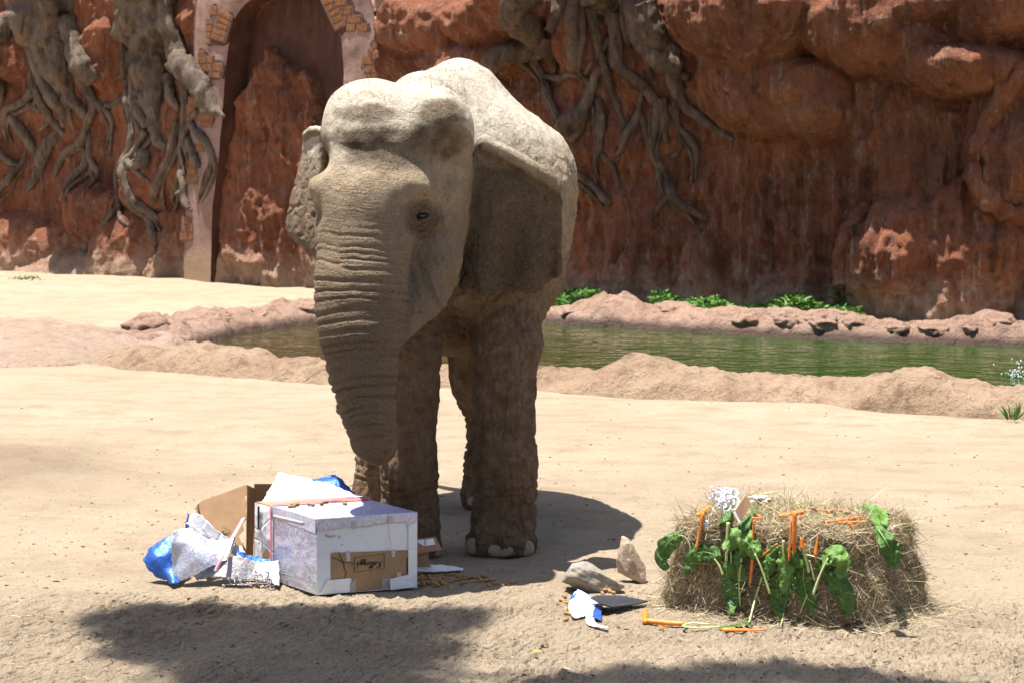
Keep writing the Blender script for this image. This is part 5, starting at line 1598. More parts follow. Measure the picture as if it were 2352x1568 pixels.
# ribbons of the box
def strip_vf(pts, nrm_, w, n=40, th=0.001):
    q = catmull(np.array(pts), n)
    tg_ = unit(np.gradient(q, axis=0))
    sd = unit(np.cross(tg_, np.broadcast_to(np.asarray(nrm_, float), q.shape)))
    return sheet_vf(np.stack([q - sd * w / 2, q, q + sd * w / 2], 1), th)[0]
mk('ribbon', strip_vf([lpt(np.array(RIB), np.array(k), 0.010) for k in (1.0, 0.66, 0.33, 0.0)], bln, 0.014), MAT_PINK, gift)
mk('ribbon', strip_vf([tpt(np.array(k), np.array(RIB + 0.02 * k), 0.010) for k in (0.0, 0.33, 0.66, 1.0)], (0, 0, 1), 0.045), MAT_PINK, gift)
mk('black_tape', strip_vf([lpt(np.array(0.90), np.array(k), 0.012) for k in (0.05, 0.2, 0.36)], bln, 0.020), MAT_BLACK, gift)
q1, q2 = fpt(np.array(0.705), np.array(0.15), 0.013), fpt(np.array(0.72), np.array(0.40), 0.012)
MAT_DRYGRASS = simple_mat('dry_grass_stem', (0.52, 0.43, 0.27), 0.7, 0.2)
mk('grass_stem', tube(catmull([q1, fpt(np.array(0.705), np.array(0.25), 0.016), fpt(np.array(0.725), np.array(0.37), 0.013), fpt(np.array(0.715), np.array(0.44), 0.012), fpt(np.array(0.66), np.array(0.50), 0.010)], 24), 0.0013, 5), MAT_DRYGRASS,
   label='pale dry grass stem stuck to the white end of the gift box', cat='grass stem')

# ---- loose wrapping round the box
sheet('wrapping_paper', [[(590, 1172, 9.99), (604, 1148, 10.06), (616, 1128, 10.12), (640, 1084, 10.22)], [(660, 1164, 10.01), (668, 1146, 10.08), (672, 1122, 10.15), (690, 1094, 10.24)],
                         [(740, 1156, 10.03), (745, 1142, 10.10), (750, 1126, 10.18), (760, 1112, 10.26)], [(836, 1146, 10.06), (834, 1143, 10.12), (830, 1140, 10.18), (815, 1133, 10.27)]], (MAT_PAPER, MAT_PAPER), 46, 34, 0.010, 8, 811, 0.008,
      label='crumpled white wrapping paper standing up behind the top of the silver box', cat='wrapping paper')
sheet('wrapping_paper', [[(715, 1112, 10.34), (716, 1104, 10.36), (718, 1100, 10.40)], [(760, 1122, 10.32), (758, 1104, 10.36), (757, 1092, 10.42)], [(775, 1132, 10.31), (778, 1108, 10.35), (776, 1092, 10.40)], [(826, 1142, 10.28), (820, 1135, 10.31), (812, 1128, 10.34)]], (MAT_BLUE, MAT_SILVER), 26, 18, 0.006, 12, 815, 0.006,
      label='pointed scrap of pale blue and silver foil behind the white wrapping paper', cat='wrapping paper')
# black printed edge seen on the white paper
bt = [P(743, 1158, 10.00), P(775, 1151, 10.02), P(812, 1147, 10.03), P(836, 1145, 10.04)]
mk('black_tape', strip_vf([q + np.array([0, -0.02, 0.012]) for q in bt], (0, -0.5, 1), 0.014), MAT_BLACK, label='black tape strip along the white paper on top of the silver box', cat='tape')

# ---- torn carton behind
carton = empty('cardboard_box', P(520, 1290, 10.05) * np.array([1, 1, 0]), 'torn open brown cardboard box behind the loose foil', 'cardboard box')
tear = [(566, 1112), (568, 1130), (561, 1140), (566, 1152), (563, 1170), (568, 1188), (556, 1203), (560, 1215), (548, 1228), (552, 1240), (566, 1262), (568, 1284)]
def Yp(u): return 9.98 + (u - 455) / 115 * 0.12
def Yl(u, v): return Yp(u) - 0.02 + (1210 - v) / 100 * 0.14
pl = [P(u, v, Yl(u, v)) for u, v in [(456, 1156), (463, 1150)] + tear + [(520, 1300), (470, 1302), (460, 1250)]]
mk('panel', plate_vf(pl, 0.005, (-0.2, -1, 0.5)), MAT_CARD, carton, smooth=False)
mk('panel', plate_vf([P(568, 1113, 10.11), P(583, 1120, 10.26), P(584, 1180, 10.26), P(580, 1290, 10.2), P(566, 1290, 10.10)], 0.005, (1, -0.3, 0)), MAT_CARD, carton, smooth=False)
mk('panel', plate_vf([P(584, 1110, 10.27), P(640, 1110, 10.33), P(650, 1290, 10.33), P(584, 1290, 10.27)], 0.005, (0, -1, 0)), MAT_CARD, carton, smooth=False)
mk('panel', plate_vf([P(456, 1156, 9.985), P(452, 1162, 10.12), P(455, 1290, 10.15), P(462, 1300, 9.99)], 0.005, (-1, -0.3, 0)), MAT_CARD, carton, smooth=False)
pn = unit(np.cross(pl[2] - pl[0], pl[-1] - pl[0])); pn = pn if pn[1] < 0 else -pn
def cpt(q):
    o_ = []
    for x, y in q:
        u = 503 + x * 30 + y * 6; v = 1222 - y * 12 + x * 0
        p_ = P(u, v, Yl(u, v))
        o_.append(p_ + pn * 0.006)
    return np.array(o_)
rot = lambda q, a=math.radians(-24): np.array([(x * math.cos(a) - y * 0.4 * math.sin(a), x * math.sin(a) * 2.5 + y * math.cos(a)) for x, y in q])
fk = [solid(stroke_vf(rot([(x * 0.42 + 0.1, y * 0.75 - 0.2) for x, y in k]), 0.035, cpt, 16), pn) for k in KEL[:5]]
fk += [solid(stroke_vf(rot(k), 0.02, cpt, 6), pn) for k in ([(-0.1, 1.0), (0.3, 1.0), (0.75, 1.0)], [(0.75, 1.0), (0.75, 0.3), (0.75, -0.5)])]
mk('script_logo', join(fk), MAT_BLACK, carton, smooth=False, kind='stuff')

# ---- loose foil in front of the carton
sheet('wrapping_paper', [[(331, 1282, 9.86), (340, 1300, 9.82), (352, 1322, 9.79), (372, 1334, 9.78)], [(346, 1256, 9.88), (362, 1280, 9.80), (372, 1308, 9.77), (384, 1336, 9.775)], [(398, 1226, 9.90), (396, 1262, 9.84), (396, 1300, 9.79), (396, 1342, 9.77)], [(432, 1214, 9.92), (425, 1260, 9.88), (420, 1300, 9.83), (410, 1340, 9.80)]],
      (MAT_BLUE, MAT_BLUE), 34, 34, 0.016, 8, 821, 0.008, label='crumpled deep blue wrapping foil beside the torn cardboard box', cat='wrapping paper')
sheet('wrapping_paper', [[(396, 1222, 9.80), (392, 1250, 9.77), (396, 1295, 9.765), (396, 1338, 9.765)], [(438, 1212, 9.86), (440, 1245, 9.78), (440, 1282, 9.75), (440, 1322, 9.75)], [(480, 1236, 9.86), (484, 1262, 9.78), (480, 1284, 9.75), (478, 1304, 9.74)], [(540, 1234, 9.90), (536, 1254, 9.84), (528, 1268, 9.80), (520, 1284, 9.77)]],
      (MAT_GREYFOIL, MAT_SILVER), 44, 40, 0.013, 7, 825, 0.006, label='sheet of silver holographic wrapping foil sagging beside blue foil', cat='wrapping paper')
sheet('wrapping_paper', [[(430, 1202, 9.93), (445, 1176, 9.95)], [(455, 1222, 9.92), (458, 1180, 9.94)], [(500, 1248, 9.91), (505, 1222, 9.92)], [(540, 1276, 9.88), (540, 1246, 9.90)], [(562, 1282, 9.86), (566, 1270, 9.87)]], (MAT_PAPER, MAT_PAPER), 40, 20, 0.008, 10, 829, 0.008,
      label='white torn band of wrapping paper lying across the cardboard box', cat='wrapping paper')
sheet('wrapping_paper', [[(427, 1215, 9.95), (432, 1176, 9.97)], [(434, 1212, 9.95), (436, 1180, 9.96)]], (MAT_BLUE, MAT_BLUE), 8, 20, 0.004, 12, 831, 0.006, label='small upright tip of blue foil beside the white paper band', cat='wrapping paper')
sheet('wrapping_paper', [[(440, 1318, 9.80), (452, 1330, 9.77)], [(500, 1288, 9.78), (500, 1322, 9.73)], [(548, 1276, 9.79), (548, 1332, 9.72)], [(590, 1290, 9.80), (590, 1330, 9.74)], [(642, 1286, 9.80), (642, 1345, 9.775)]], (MAT_SILVERDULL, MAT_SILVERDULL), 46, 22, 0.012, 10, 833, 0.006,
      label='dull grey strip of foil sagging between loose paper and silver box', cat='wrapping paper')
sheet('wrapping_paper', [[(540, 1284, 9.81), (542, 1264, 9.85)], [(585, 1294, 9.82), (585, 1276, 9.86)], [(638, 1304, 9.83), (638, 1288, 9.86)]], (MAT_BLUE, MAT_BLUE), 30, 12, 0.006, 14, 837, 0.008, label='strip of glittering light blue foil beside the pink ribbon of the box', cat='wrapping paper')
sheet('wrapping_paper', [[(480, 1312, 9.79), (486, 1326, 9.77)], [(520, 1310, 9.79), (522, 1330, 9.76)], [(560, 1300, 9.80), (560, 1330, 9.77)]], (MAT_PAPER, MAT_PAPER), 24, 12, 0.006, 14, 839, 0.006, label='pale paper strip tucked under the dull grey foil', cat='wrapping paper')
q = [P(559, 1188, 10.06), P(540, 1222, 9.90), P(520, 1256, 9.76), P(508, 1282, 9.715), P(494, 1312, 9.72)]
mk('ribbon', strip_vf(q, (-0.35, -0.75, 0.5), 0.022), MAT_SUNPINK, label='pink ribbon slanting down across the silver foil sheet', cat='ribbon')
# curls of clear ribbon
MAT_CURL = simple_mat('clear_curl', (0.50, 0.46, 0.50), 0.18, 0.3, 30, spec=0.7)
cb = G(575, 1345)
curl = empty('curly_ribbon', (cb[0], cb[1], 0), 'bunch of greyish curled ribbon hanging below the loose foil', 'ribbon')
for k in range(9):
    st = P(545 + 9 * k, 1312 + 4 * (k % 3), 9.72)
    an = random.uniform(0, 6.28)
    dr = unit(np.array([random.uniform(-0.8, 0.8), random.uniform(-0.6, 0.1), random.uniform(-0.9, -0.3)]))
    sd = unit(np.cross(dr, (0.2, 1, 0.1))); up_ = np.cross(sd, dr)
    pts = [st + dr * 0.016 * i * 0.25 + (sd * math.cos(an + i * 0.62) + up_ * math.sin(an + i * 0.62)) * (0.014 + 0.003 * (k % 3)) for i in range(30)]
    pts = [np.array([p_[0], p_[1], max(p_[2], 0.012)]) for p_ in pts]
    mk('curl', strip_vf(pts, dr, 0.0065, 70, 0.0006), MAT_CURL, curl)

# ---- cardboard scraps by the elephant's foot
sc1 = empty('cardboard_scrap', G(985, 1312) * np.array([1, 1, 0]), 'bent cardboard flap with white tape leaning between box and elephant foot', 'cardboard scrap')
pl = [P(950, 1238, 9.98), P(1000, 1232, 10.05), P(1016, 1262, 10.00), P(985, 1266, 9.97), P(950, 1274, 9.94)]
mk('board', plate_vf(pl, 0.006, (0.1, -1, 0.6)), MAT_CARD, sc1, smooth=False)
nn_ = unit(np.cross(pl[1] - pl[0], pl[3] - pl[0])); nn_ = nn_ if nn_[1] < 0 else -nn_
mk('white_tape', plate_vf([P(976, 1240, 10.005) + nn_ * 0.010, P(994, 1238, 10.03) + nn_ * 0.010, P(998, 1252, 10.015) + nn_ * 0.010, P(976, 1255, 9.985) + nn_ * 0.010], 0.001, nn_), MAT_PAPER, sc1, smooth=False)
mk('white_tape', plate_vf([P(950, 1243, 9.98) + nn_ * 0.010, P(973, 1240, 10.0) + nn_ * 0.010, P(974, 1256, 9.985) + nn_ * 0.010, P(950, 1260, 9.965) + nn_ * 0.010], 0.001, nn_), MAT_PAPER, sc1, smooth=False)
mk('leg_fold', plate_vf([P(950, 1272, 9.95), P(984, 1266, 9.98), P(988, 1308, 10.06), P(950, 1308, 10.02)], 0.006, (0, -1, 0.1)), MAT_CARD, sc1, smooth=False)
sheet('cardboard_scrap', [[(948, 1292, 9.98), (948, 1310, 9.96)], [(985, 1296, 10.03), (985, 1312, 9.98)], [(1025, 1299, 10.08), (1022, 1311, 10.0)], [(1066, 1306, 10.09), (1062, 1309, 10.06)]], (MAT_CARD, MAT_PAPER), 30, 10, 0.003, 10, 841, 0.004, th=0.006,
      label='flat strip of cardboard lined with white lying in front of the elephant foot', cat='cardboard scrap')
sheet('cardboard_scrap', [[(946, 1262, 9.97), (946, 1300, 9.96)], [(965, 1266, 9.98), (972, 1300, 9.97)], [(978, 1272, 9.99), (990, 1302, 9.98)]], (MAT_PAPER, MAT_CARD), 14, 14, 0.003, 10, 843, 0.003, th=0.005,
      label='small white lined cardboard piece right against the silver box', cat='cardboard scrap')

# ---- paper scrap and black card by the stones
sheet('paper_scrap', [[(1306, 1392, 9.32), (1312, 1374, 9.36), (1327, 1353, 9.42)], [(1318, 1418, 9.22), (1340, 1388, 9.26), (1338, 1356, 9.40)], [(1345, 1410, 9.20), (1358, 1392, 9.26), (1362, 1370, 9.36)], [(1366, 1388, 9.22), (1376, 1386, 9.30), (1384, 1384, 9.36)]], (MAT_PAPER, MAT_PAPER), 30, 26, 0.006, 12, 851, 0.006,
      label='torn white paper scrap with a twisted tail in front of the grey stone', cat='paper scrap')
scrap = [o for o in COL.objects if o.name.startswith('paper_scrap')][-1]
def attach(o, par):
    o.parent = par
    o.location = [a - b for a, b in zip(o.location, wloc(par))]
    return o
for o_, nm in ((sheet('tail', [[(1350, 1400, 9.22), (1346, 1415, 9.14), (1352, 1434, 9.00), (1395, 1441, 8.94)], [(1366, 1392, 9.22), (1362, 1412, 9.13), (1372, 1432, 9.02), (1396, 1438, 8.96)]], (MAT_PAPER, MAT_PAPER), 10, 30, 0.002, 12, 853, 0.002, parent=scrap), 0),
               (sheet('blue_side', [[(1366, 1388, 9.25), (1362, 1402, 9.20), (1360, 1416, 9.14)], [(1384, 1384, 9.33), (1382, 1402, 9.22), (1382, 1424, 9.10)]], (MAT_BLUE, MAT_BLUE), 12, 20, 0.003, 14, 855, 0.003, parent=scrap), 0),
               (sheet('blue_corner', [[(1306, 1380, 9.37), (1314, 1365, 9.40)], [(1320, 1372, 9.36), (1326, 1352, 9.42)]], (MAT_BLUE, MAT_BLUE), 10, 12, 0.002, 14, 857, 0.002, parent=scrap), 0)):
    pass
cards = [(1356, 1372, .045), (1372, 1367, .05), (1425, 1367, .05), (1488, 1380, .022), (1466, 1386, .03), (1406, 1394, .03), (1380, 1386, .045)]
mk('black_card', plate_vf([G(u, v, z) for u, v, z in cards], 0.006, (0, -0.1, 1)), MAT_BLACKCARD, label='flat piece of black card resting between stones and hay bale', cat='card', smooth=False)

# ---- two stones
def rock_vf(c, r, seed, cuts=16, sub=5, yaw=0.0):
    rg_ = np.random.default_rng(seed)
    bm = bmesh.new(); bmesh.ops.create_icosphere(bm, subdivisions=sub, radius=1.0)
    V = np.array([v.co[:] for v in bm.verts]); F = [[v.index for v in f.verts] for f in bm.faces]; bm.free()
    for _ in range(cuts):
        n_ = unit(rg_.normal(size=3)); h = rg_.uniform(0.62, 0.92)
        d = V @ n_
        V = V - np.maximum(d - h, 0)[:, None] * n_ * 0.92
    V = V * (1 + 0.05 * fbm(V * 2.4 + seed, 3, seed=seed) + 0.03 * ridged(V * 5 + seed, 2, seed))[:, None]
    V = V * np.asarray(r, float)
    cy, sy = math.cos(yaw), math.sin(yaw)
    V = np.column_stack([V[:, 0] * cy - V[:, 1] * sy, V[:, 0] * sy + V[:, 1] * cy, V[:, 2]])
    return V + np.asarray(c, float), F
def stone_material(name, a, b_, cc):
    t = NT(name, 0.8, 0.3)
    n1 = t.noise(9, 6, 0.65); n2 = t.noise(40, 5, 0.7); vx = t.noise(14, 4, 0.6, dist=2.0)
    c = t.mix(t.ramp(n1, (0.35, 0), (0.65, 1)), a, b_)
    c = t.mix(t.ramp(vx, (0.58, 0), (0.68, 0.8)), c, cc)
    return t.set(Base_Color=c, Normal=t.bump(n2, 0.6, 0.01, t.bump(n1, 0.5, 0.04)))
g1 = G(1355, 1360)
V, F = rock_vf((g1[0], g1[1] + 0.05, 0.045), (0.165, 0.11, 0.085), 31, yaw=-0.15)
V[:, 2] += 0.25 * np.clip(-(V[:, 0] - g1[0]), -0.1, 0.1) + 0.01
mk('stone', (V, F), stone_material('grey_stone', (0.26, 0.225, 0.18), (0.34, 0.30, 0.25), (0.16, 0.13, 0.105)), label='low grey stone lying on the sand behind the paper scrap', cat='stone')
g2 = G(1455, 1338)
V, F = rock_vf((0, 0, 0), (0.095, 0.075, 0.125), 47)
tp_ = np.clip((V[:, 2] + 0.125) / 0.25, 0, 1)
V[:, 0] = V[:, 0] * (1.08 - 0.72 * tp_) - 0.055 * tp_ + 0.015
V[:, 1] *= 1.05 - 0.5 * tp_
mk('stone', (V + np.array([g2[0], g2[1] + 0.03, 0.105]), F), stone_material('rusty_stone', (0.40, 0.29, 0.20), (0.52, 0.42, 0.32), (0.30, 0.14, 0.06)), label='upright pointed rusty cream stone behind the grey stone', cat='stone')

# ---- peanuts
pn_t = np.linspace(0, 1, 15)
prof = 0.0078 * np.sqrt(np.clip(1 - (2 * pn_t - 1) ** 6, 0, 1)) * (1 - 0.30 * np.exp(-((pn_t - 0.5) / 0.13) ** 2))
pts = np.column_stack([np.linspace(-0.0205, 0.0205, 15), 0.0025 * np.sin(pn_t * 3.1), np.zeros(15)])
V, F = tube(pts, np.maximum(prof, 0.0012), 10, lump=0.12, lumpf=260, seed=3)
t = NT('peanut_shell', 0.85, 0.2)
nz = t.noise(160, 4, 0.7)
c = t.ramp(nz, (0.3, (0.28, 0.155, 0.065)), (0.65, (0.47, 0.30, 0.145)))
c = t.mix(t.math('MULTIPLY', t.rand(), 0.5), c, (0.30, 0.16, 0.07))
MAT_PEANUT = t.set(Base_Color=c, Normal=t.bump(nz, 0.6, 0.004))
ME_PEANUT = mesh_of('peanut', V, F, MAT_PEANUT)
def peanut(p_, label, group, tilt=0.0):
    o = bpy.data.objects.new('peanut', ME_PEANUT)
    o.location = [float(q) for q in p_]
    o.rotation_euler = (random.uniform(0, 6), random.uniform(-tilt, tilt), random.uniform(0, 6.28))
    s_ = random.uniform(0.95, 1.3)
    o.scale = (s_, s_, s_)
    COL.objects.link(o)
    return tag(o, label, 'peanut', group)
for k in range(34):
    u = random.gauss(985, 17); v = random.gauss(1336, 8)
    u = max(u, 964)
    q = G(u, v)
    hgt = 0.008 + gz(q[0], q[1]) + (0.012 if k > 22 else 0.0) * random.random()
    peanut((q[0], q[1], hgt), 'peanut in the heap against the corner of the gift box', 'heaped peanuts', 0.3)
for u, v in [(1020, 1345), (1032, 1338), (1046, 1334), (1052, 1326), (1062, 1331), (1078, 1327), (1086, 1337), (1095, 1329), (1104, 1333), (1112, 1326), (1120, 1335), (1131, 1332), (1138, 1339), (1068, 1342), (1010, 1322), (1028, 1320), (1042, 1318), (1126, 1345), (1060, 1322), (1160, 1344), (1155, 1346), (1040, 1352), (1180, 1338)]:
    q = G(u + random.uniform(-3, 3), v)
    peanut((q[0], q[1], 0.007 + gz(q[0], q[1])), 'peanut scattered on the sand in front of the elephant foot', 'scattered peanuts', 0.15)
for u, v in [(1296, 1372), (1303, 1382), (1310, 1390), (1298, 1404), (1306, 1410), (1300, 1428), (1322, 1368), (1384, 1366), (1395, 1364), (1405, 1366), (1290, 1378)]:
    q = G(u, v)
    peanut((q[0], q[1], 0.007 + gz(q[0], q[1])), 'peanut on the sand around the paper scrap and grey stone', 'peanuts by the stones', 0.15)
for (u, v), z_ in (((484, 1399), 0.0),):
    q = G(u, v)
    peanut((q[0], q[1], 0.007 + gz(q[0], q[1])), 'single peanut on the sand before the loose foil', None, 0.1)
for s, a in ((0.10, 0.55), (0.16, 0.60), (0.30, 0.56), (0.42, 0.58), (0.22, 0.66), (0.62, 0.52), (0.50, 0.66)):
    q = tpt(np.array(s), np.array(a), 0.009)
    peanut(q, 'peanut on the foil top of the gift box', 'peanuts on the gift box', 0.1)
# ================================================================== HAY BALE WITH VEGETABLES
HFL, HFR, HBR, HBL = (np.array(q) for q in ((0.72, 9.28), (1.50, 8.86), (1.92, 9.30), (1.14, 9.72)))
HB_H = 0.425
hc = (HFL + HFR + HBR + HBL) / 4
ha = np.append((HFR - HFL) / 2, 0); hb_ = np.append((HBL - HFL) / 2, 0)
hfn = unit(np.array([ha[1], -ha[0], 0.0])); hfn = hfn if hfn[1] < 0 else -hfn
MAT_HAYCORE = simple_mat('hay_core', (0.235, 0.160, 0.080), 0.95, 0.45, 26, 0.9, 55)
t = NT('hay_strand', 0.7, 0.25)
c = t.ramp(t.attr('tone'), (0.0, (0.170, 0.118, 0.062)), (0.35, (0.33, 0.25, 0.14)), (0.7, (0.50, 0.41, 0.25)), (1.0, (0.72, 0.65, 0.46)))
MAT_HAY = t.set(Base_Color=c)
bale = empty('hay_bale', (hc[0], hc[1], 0), 'rectangular hay bale decorated with carrots and chard leaves', 'hay bale')
bm = bmesh.new(); bmesh.ops.create_icosphere(bm, subdivisions=6, radius=1.0)
HV = np.array([v.co[:] for v in bm.verts]); HF = np.array([[v.index for v in f.verts] for f in bm.faces]); bm.free()
def super_(V, e=0.11):
    q = np.abs(V) / (np.sum(np.abs(V) ** (1 / e), axis=1, keepdims=True)) ** e
    return np.sign(V) * q
SQ = super_(HV)
flare = 1 + 0.13 * np.clip(-SQ[:, 2], -0.3, 1) ** 1
core = np.append(hc, HB_H / 2) + (SQ[:, :1] * flare[:, None]) * ha + (SQ[:, 1:2] * (1 + 0.06 * np.clip(-SQ[:, 2:3], 0, 1))) * hb_ + np.column_stack([SQ[:, 0] * 0, SQ[:, 0] * 0, SQ[:, 2] * HB_H / 2])
core = core + unit(core - np.append(hc, HB_H / 2)) * (0.022 * fbm(core * 7, 4, seed=901) + 0.014 * ridged(core * np.array([9, 9, 22]), 2, 905))[:, None]
core[:, 2] = np.maximum(core[:, 2], 0.0)
mk('core', (core, HF), MAT_HAYCORE, bale)
# strands
fa = core[HF]
fnn = np.cross(fa[:, 1] - fa[:, 0], fa[:, 2] - fa[:, 0]); ar = np.linalg.norm(fnn, axis=1); fnn = unit(fnn)
ok = fnn[:, 2] > -0.6
pr = ar * ok; pr = pr / pr.sum()
rg = np.random.default_rng(77)
NS = 26000
fi = rg.choice(len(HF), NS, p=pr)
bc = rg.dirichlet((1, 1, 1), NS)
root = (fa[fi] * bc[..., None]).sum(1); nrm_ = fnn[fi]
tan = unit(np.cross(nrm_, rg.normal(size=(NS, 3))))
top_ = nrm_[:, 2] > 0.6
along = unit(ha)
sgn = np.sign(rg.normal(size=(NS, 1)))
tan = unit(tan + np.where(top_[:, None], 0.5 * sgn * along, 0.35 * sgn * along + np.array([0, 0, -0.25])))
out_ = rg.uniform(0.05, 0.45, (NS, 1)); out_[rg.random(NS) < 0.06] *= 1.9
L_ = rg.uniform(0.03, 0.13, NS) * np.where(rg.random(NS) < 0.10, 1.6, 1.0)
dirs = unit(tan + nrm_ * out_)
V, F = strands(root - dirs * (L_ * 0.3)[:, None] + nrm_ * 0.004, dirs, L_, rg.uniform(0.0006, 0.0017, NS), 0.30, 3, 78)
V[:, 2] = np.maximum(V[:, 2], 0.004 + 0.004 * rg.random(len(V)))
hay = mk('hay_strands', (V, F), MAT_HAY, bale, kind='stuff')
tone = np.clip(rg.normal(0.52, 0.28, NS) + 0.15 * top_, 0, 1)  # strands on top coloured lighter, as lit from above
at = hay.data.attributes.new('tone', 'FLOAT', 'POINT'); at.data.foreach_set('value', np.repeat(tone, 8).astype(np.float32))
# loose hay on the sand round the foot
NS2 = 2400
th_ = rg.uniform(0, 6.28, NS2); rr_ = np.abs(rg.normal(0, 0.11, NS2))
sq = super_(np.column_stack([np.cos(th_), np.sin(th_), np.zeros(NS2)]))
rt = np.append(hc, 0.012) + sq[:, :1] * ha * 1.08 + sq[:, 1:2] * hb_ * 1.04
rt = rt + unit(rt - np.append(hc, 0.012)) * rr_[:, None]
rt[:, 2] = 0.008 + 0.05 * rg.random(NS2) * np.exp(-rr_ / 0.06)
dr_ = unit(rg.normal(size=(NS2, 3)) * np.array([1, 1, 0.22]))
V, F = strands(rt, dr_, rg.uniform(0.03, 0.12, NS2), rg.uniform(0.0006, 0.0014, NS2), 0.3, 3, 79)
V[:, 2] = np.maximum(V[:, 2], 0.006)
lo = mk('loose_hay', (V, F), MAT_HAY, kind='stuff', label='loose hay strewn on the sand around the hay bale', cat='hay')
at = lo.data.attributes.new('tone', 'FLOAT', 'POINT'); at.data.foreach_set('value', np.repeat(np.clip(rg.normal(0.6, 0.25, NS2), 0, 1), 8).astype(np.float32))

def bp(u, v, off=0.035, front=False):
    """point on the bale's front (or top, above its edge) seen in direction (u, v)"""
    d = P(u, v, 1.0) - np.array([0, 0, CAMH])
    o = np.array([0, 0, CAMH])
    f0 = np.append(HFL, 0) + hfn * off
    k = np.dot(f0 - o, hfn) / np.dot(d, hfn)
    p_ = o + d * k
    if p_[2] > HB_H + off * 0.4 and not front:
        p_ = G(u, v, HB_H + 0.5 * off)
    if p_[2] < 0.02:
        p_ = G(u, v, 0.02)
    return p_
def k8(x, y): return (1493 + x * 0.22706, 1114 + y * 0.22706)
def k4(x, y): return (1435.5 + x * 0.30763, 1091 + y * 0.30763)
PX8 = 0.22706 / FPX * 9.1

t = NT('carrot_skin', 0.45, 0.4)
n1 = t.noise(30, 4, 0.6); rings = t.noise(90, 4, 0.7)
c = t.ramp(n1, (0.3, (0.68, 0.165, 0.018)), (0.7, (0.85, 0.27, 0.04)))
c = t.mix(t.ramp(rings, (0.62, 0), (0.75, 0.35)), c, (0.45, 0.10, 0.015))
MAT_CARROT = t.set(Base_Color=c, Normal=t.bump(rings, 0.25, 0.004))
def carrot(cv, a, b_, r0, r1, label, off=0.045, flat=0.55, group=None, bend=0.0, ground=False):
    mid = ((a[0] + b_[0]) / 2 + bend, (a[1] + b_[1]) / 2)
    if ground:
        q = [G(*cv(*p_), 0.014) for p_ in (a, mid, b_)]
        q = [p_ + np.array([0, 0, max(0.0, gz(p_[0], p_[1]))]) for p_ in q]
    else:
        up = abs(a[1] - b_[1]) > abs(a[0] - b_[0])
        q = [bp(*cv(*p_), off + 0.012, up) for p_ in (a, b_)]
        q = [q[0], (q[0] + q[1]) / 2, q[1]]
    sc_ = PX8 * (1.0 if cv is k8 else 1.355)
    f = np.linspace(0, 1, 16)
    rad = (1.85 if not ground else 1.2) * (r0 + (r1 - r0) * f) * sc_ * np.clip(np.minimum(f, 1 - f) * 16, 0.35, 1) ** 0.5
    V, F = tube(catmull(q, 16), rad, 12, flat=flat, lump=0.06, lumpf=60, seed=int(a[0]))
    return mk('carrot', (V, F), MAT_CARROT, label=label, cat='carrot', group=group)
carrot(k8, (540, 268), (470, 655), 17, 12, 'long carrot hanging down the hay beside the white curly ribbon')
carrot(k8, (478, 298), (612, 205), 15, 13, 'short carrot lying on top of the bale against the white curly ribbon')
carrot(k8, (1046, 345), (1040, 600), 7, 13, 'thin carrot strip upright below the brown tag')
carrot(k8, (1038, 735), (1012, 992), 17, 12, 'carrot strip hanging between two pale chard stalks', off=0.055)
carrot(k8, (1288, 588), (1122, 722), 12, 10, 'slanting carrot piece under the black twine')
carrot(k8, (1466, 258), (1460, 690), 21, 18, 'broad carrot half standing upright in the middle of the bale front', off=0.05)
carrot(k8, (1432, 335), (1404, 762), 10, 13, 'narrow carrot stick leaning against the broad upright carrot half', off=0.075)
carrot(k8, (1531, 526), (1540, 636), 13, 22, 'short carrot stub above a pale celery stalk', off=0.06)
carrot(k8, (1700, 496), (1670, 704), 3, 28, 'wedge shaped carrot tip pointing up on the bale front', off=0.055, flat=0.4)
carrot(k8, (2010, 372), (2072, 472), 18, 4, 'small carrot point hanging under two crossed carrots')
carrot(k8, (1768, 372), (2150, 312), 11, 9, 'longer of two crossed carrots on the top edge of the bale', bend=0)
carrot(k8, (1890, 372), (2196, 362), 9, 9, 'thinner of two crossed carrots on the top edge of the bale', off=0.03)
carrot(k8, (1300, 312), (1545, 262), 16, 22, 'thick carrot lying flat on the bale beside the peanuts', off=0.04)
carrot(k8, (1026, 328), (1132, 326), 10, 8, 'little carrot slice lying below the brown tag', off=0.05)
carrot(k8, (1058, 286), (1124, 312), 8, 8, 'tiny carrot chip lying just behind a little carrot slice', off=0.03)
carrot(k8, (1400, 332), (1560, 306), 8, 9, 'thin carrot strip behind the broad upright carrot half', off=0.03)
carrot(k4, (150, 1086), (445, 1110), 19, 15, 'long carrot lying on the sand in front of the bale', flat=0.9, ground=True)
carrot(k4, (148, 1008), (150, 1096), 17, 19, 'short carrot end pointing away from the long carrot on the sand', flat=0.9, ground=True)
carrot(k4, (725, 1155), (1048, 1150), 27, 7, 'sliced carrot half lying on the sand at the tip of a chard leaf', flat=0.5, ground=True)
carrot(k4, (255, 1122), (287, 1142), 9, 8, 'tiny carrot chip on the sand beside the long carrot', flat=0.8, ground=True)

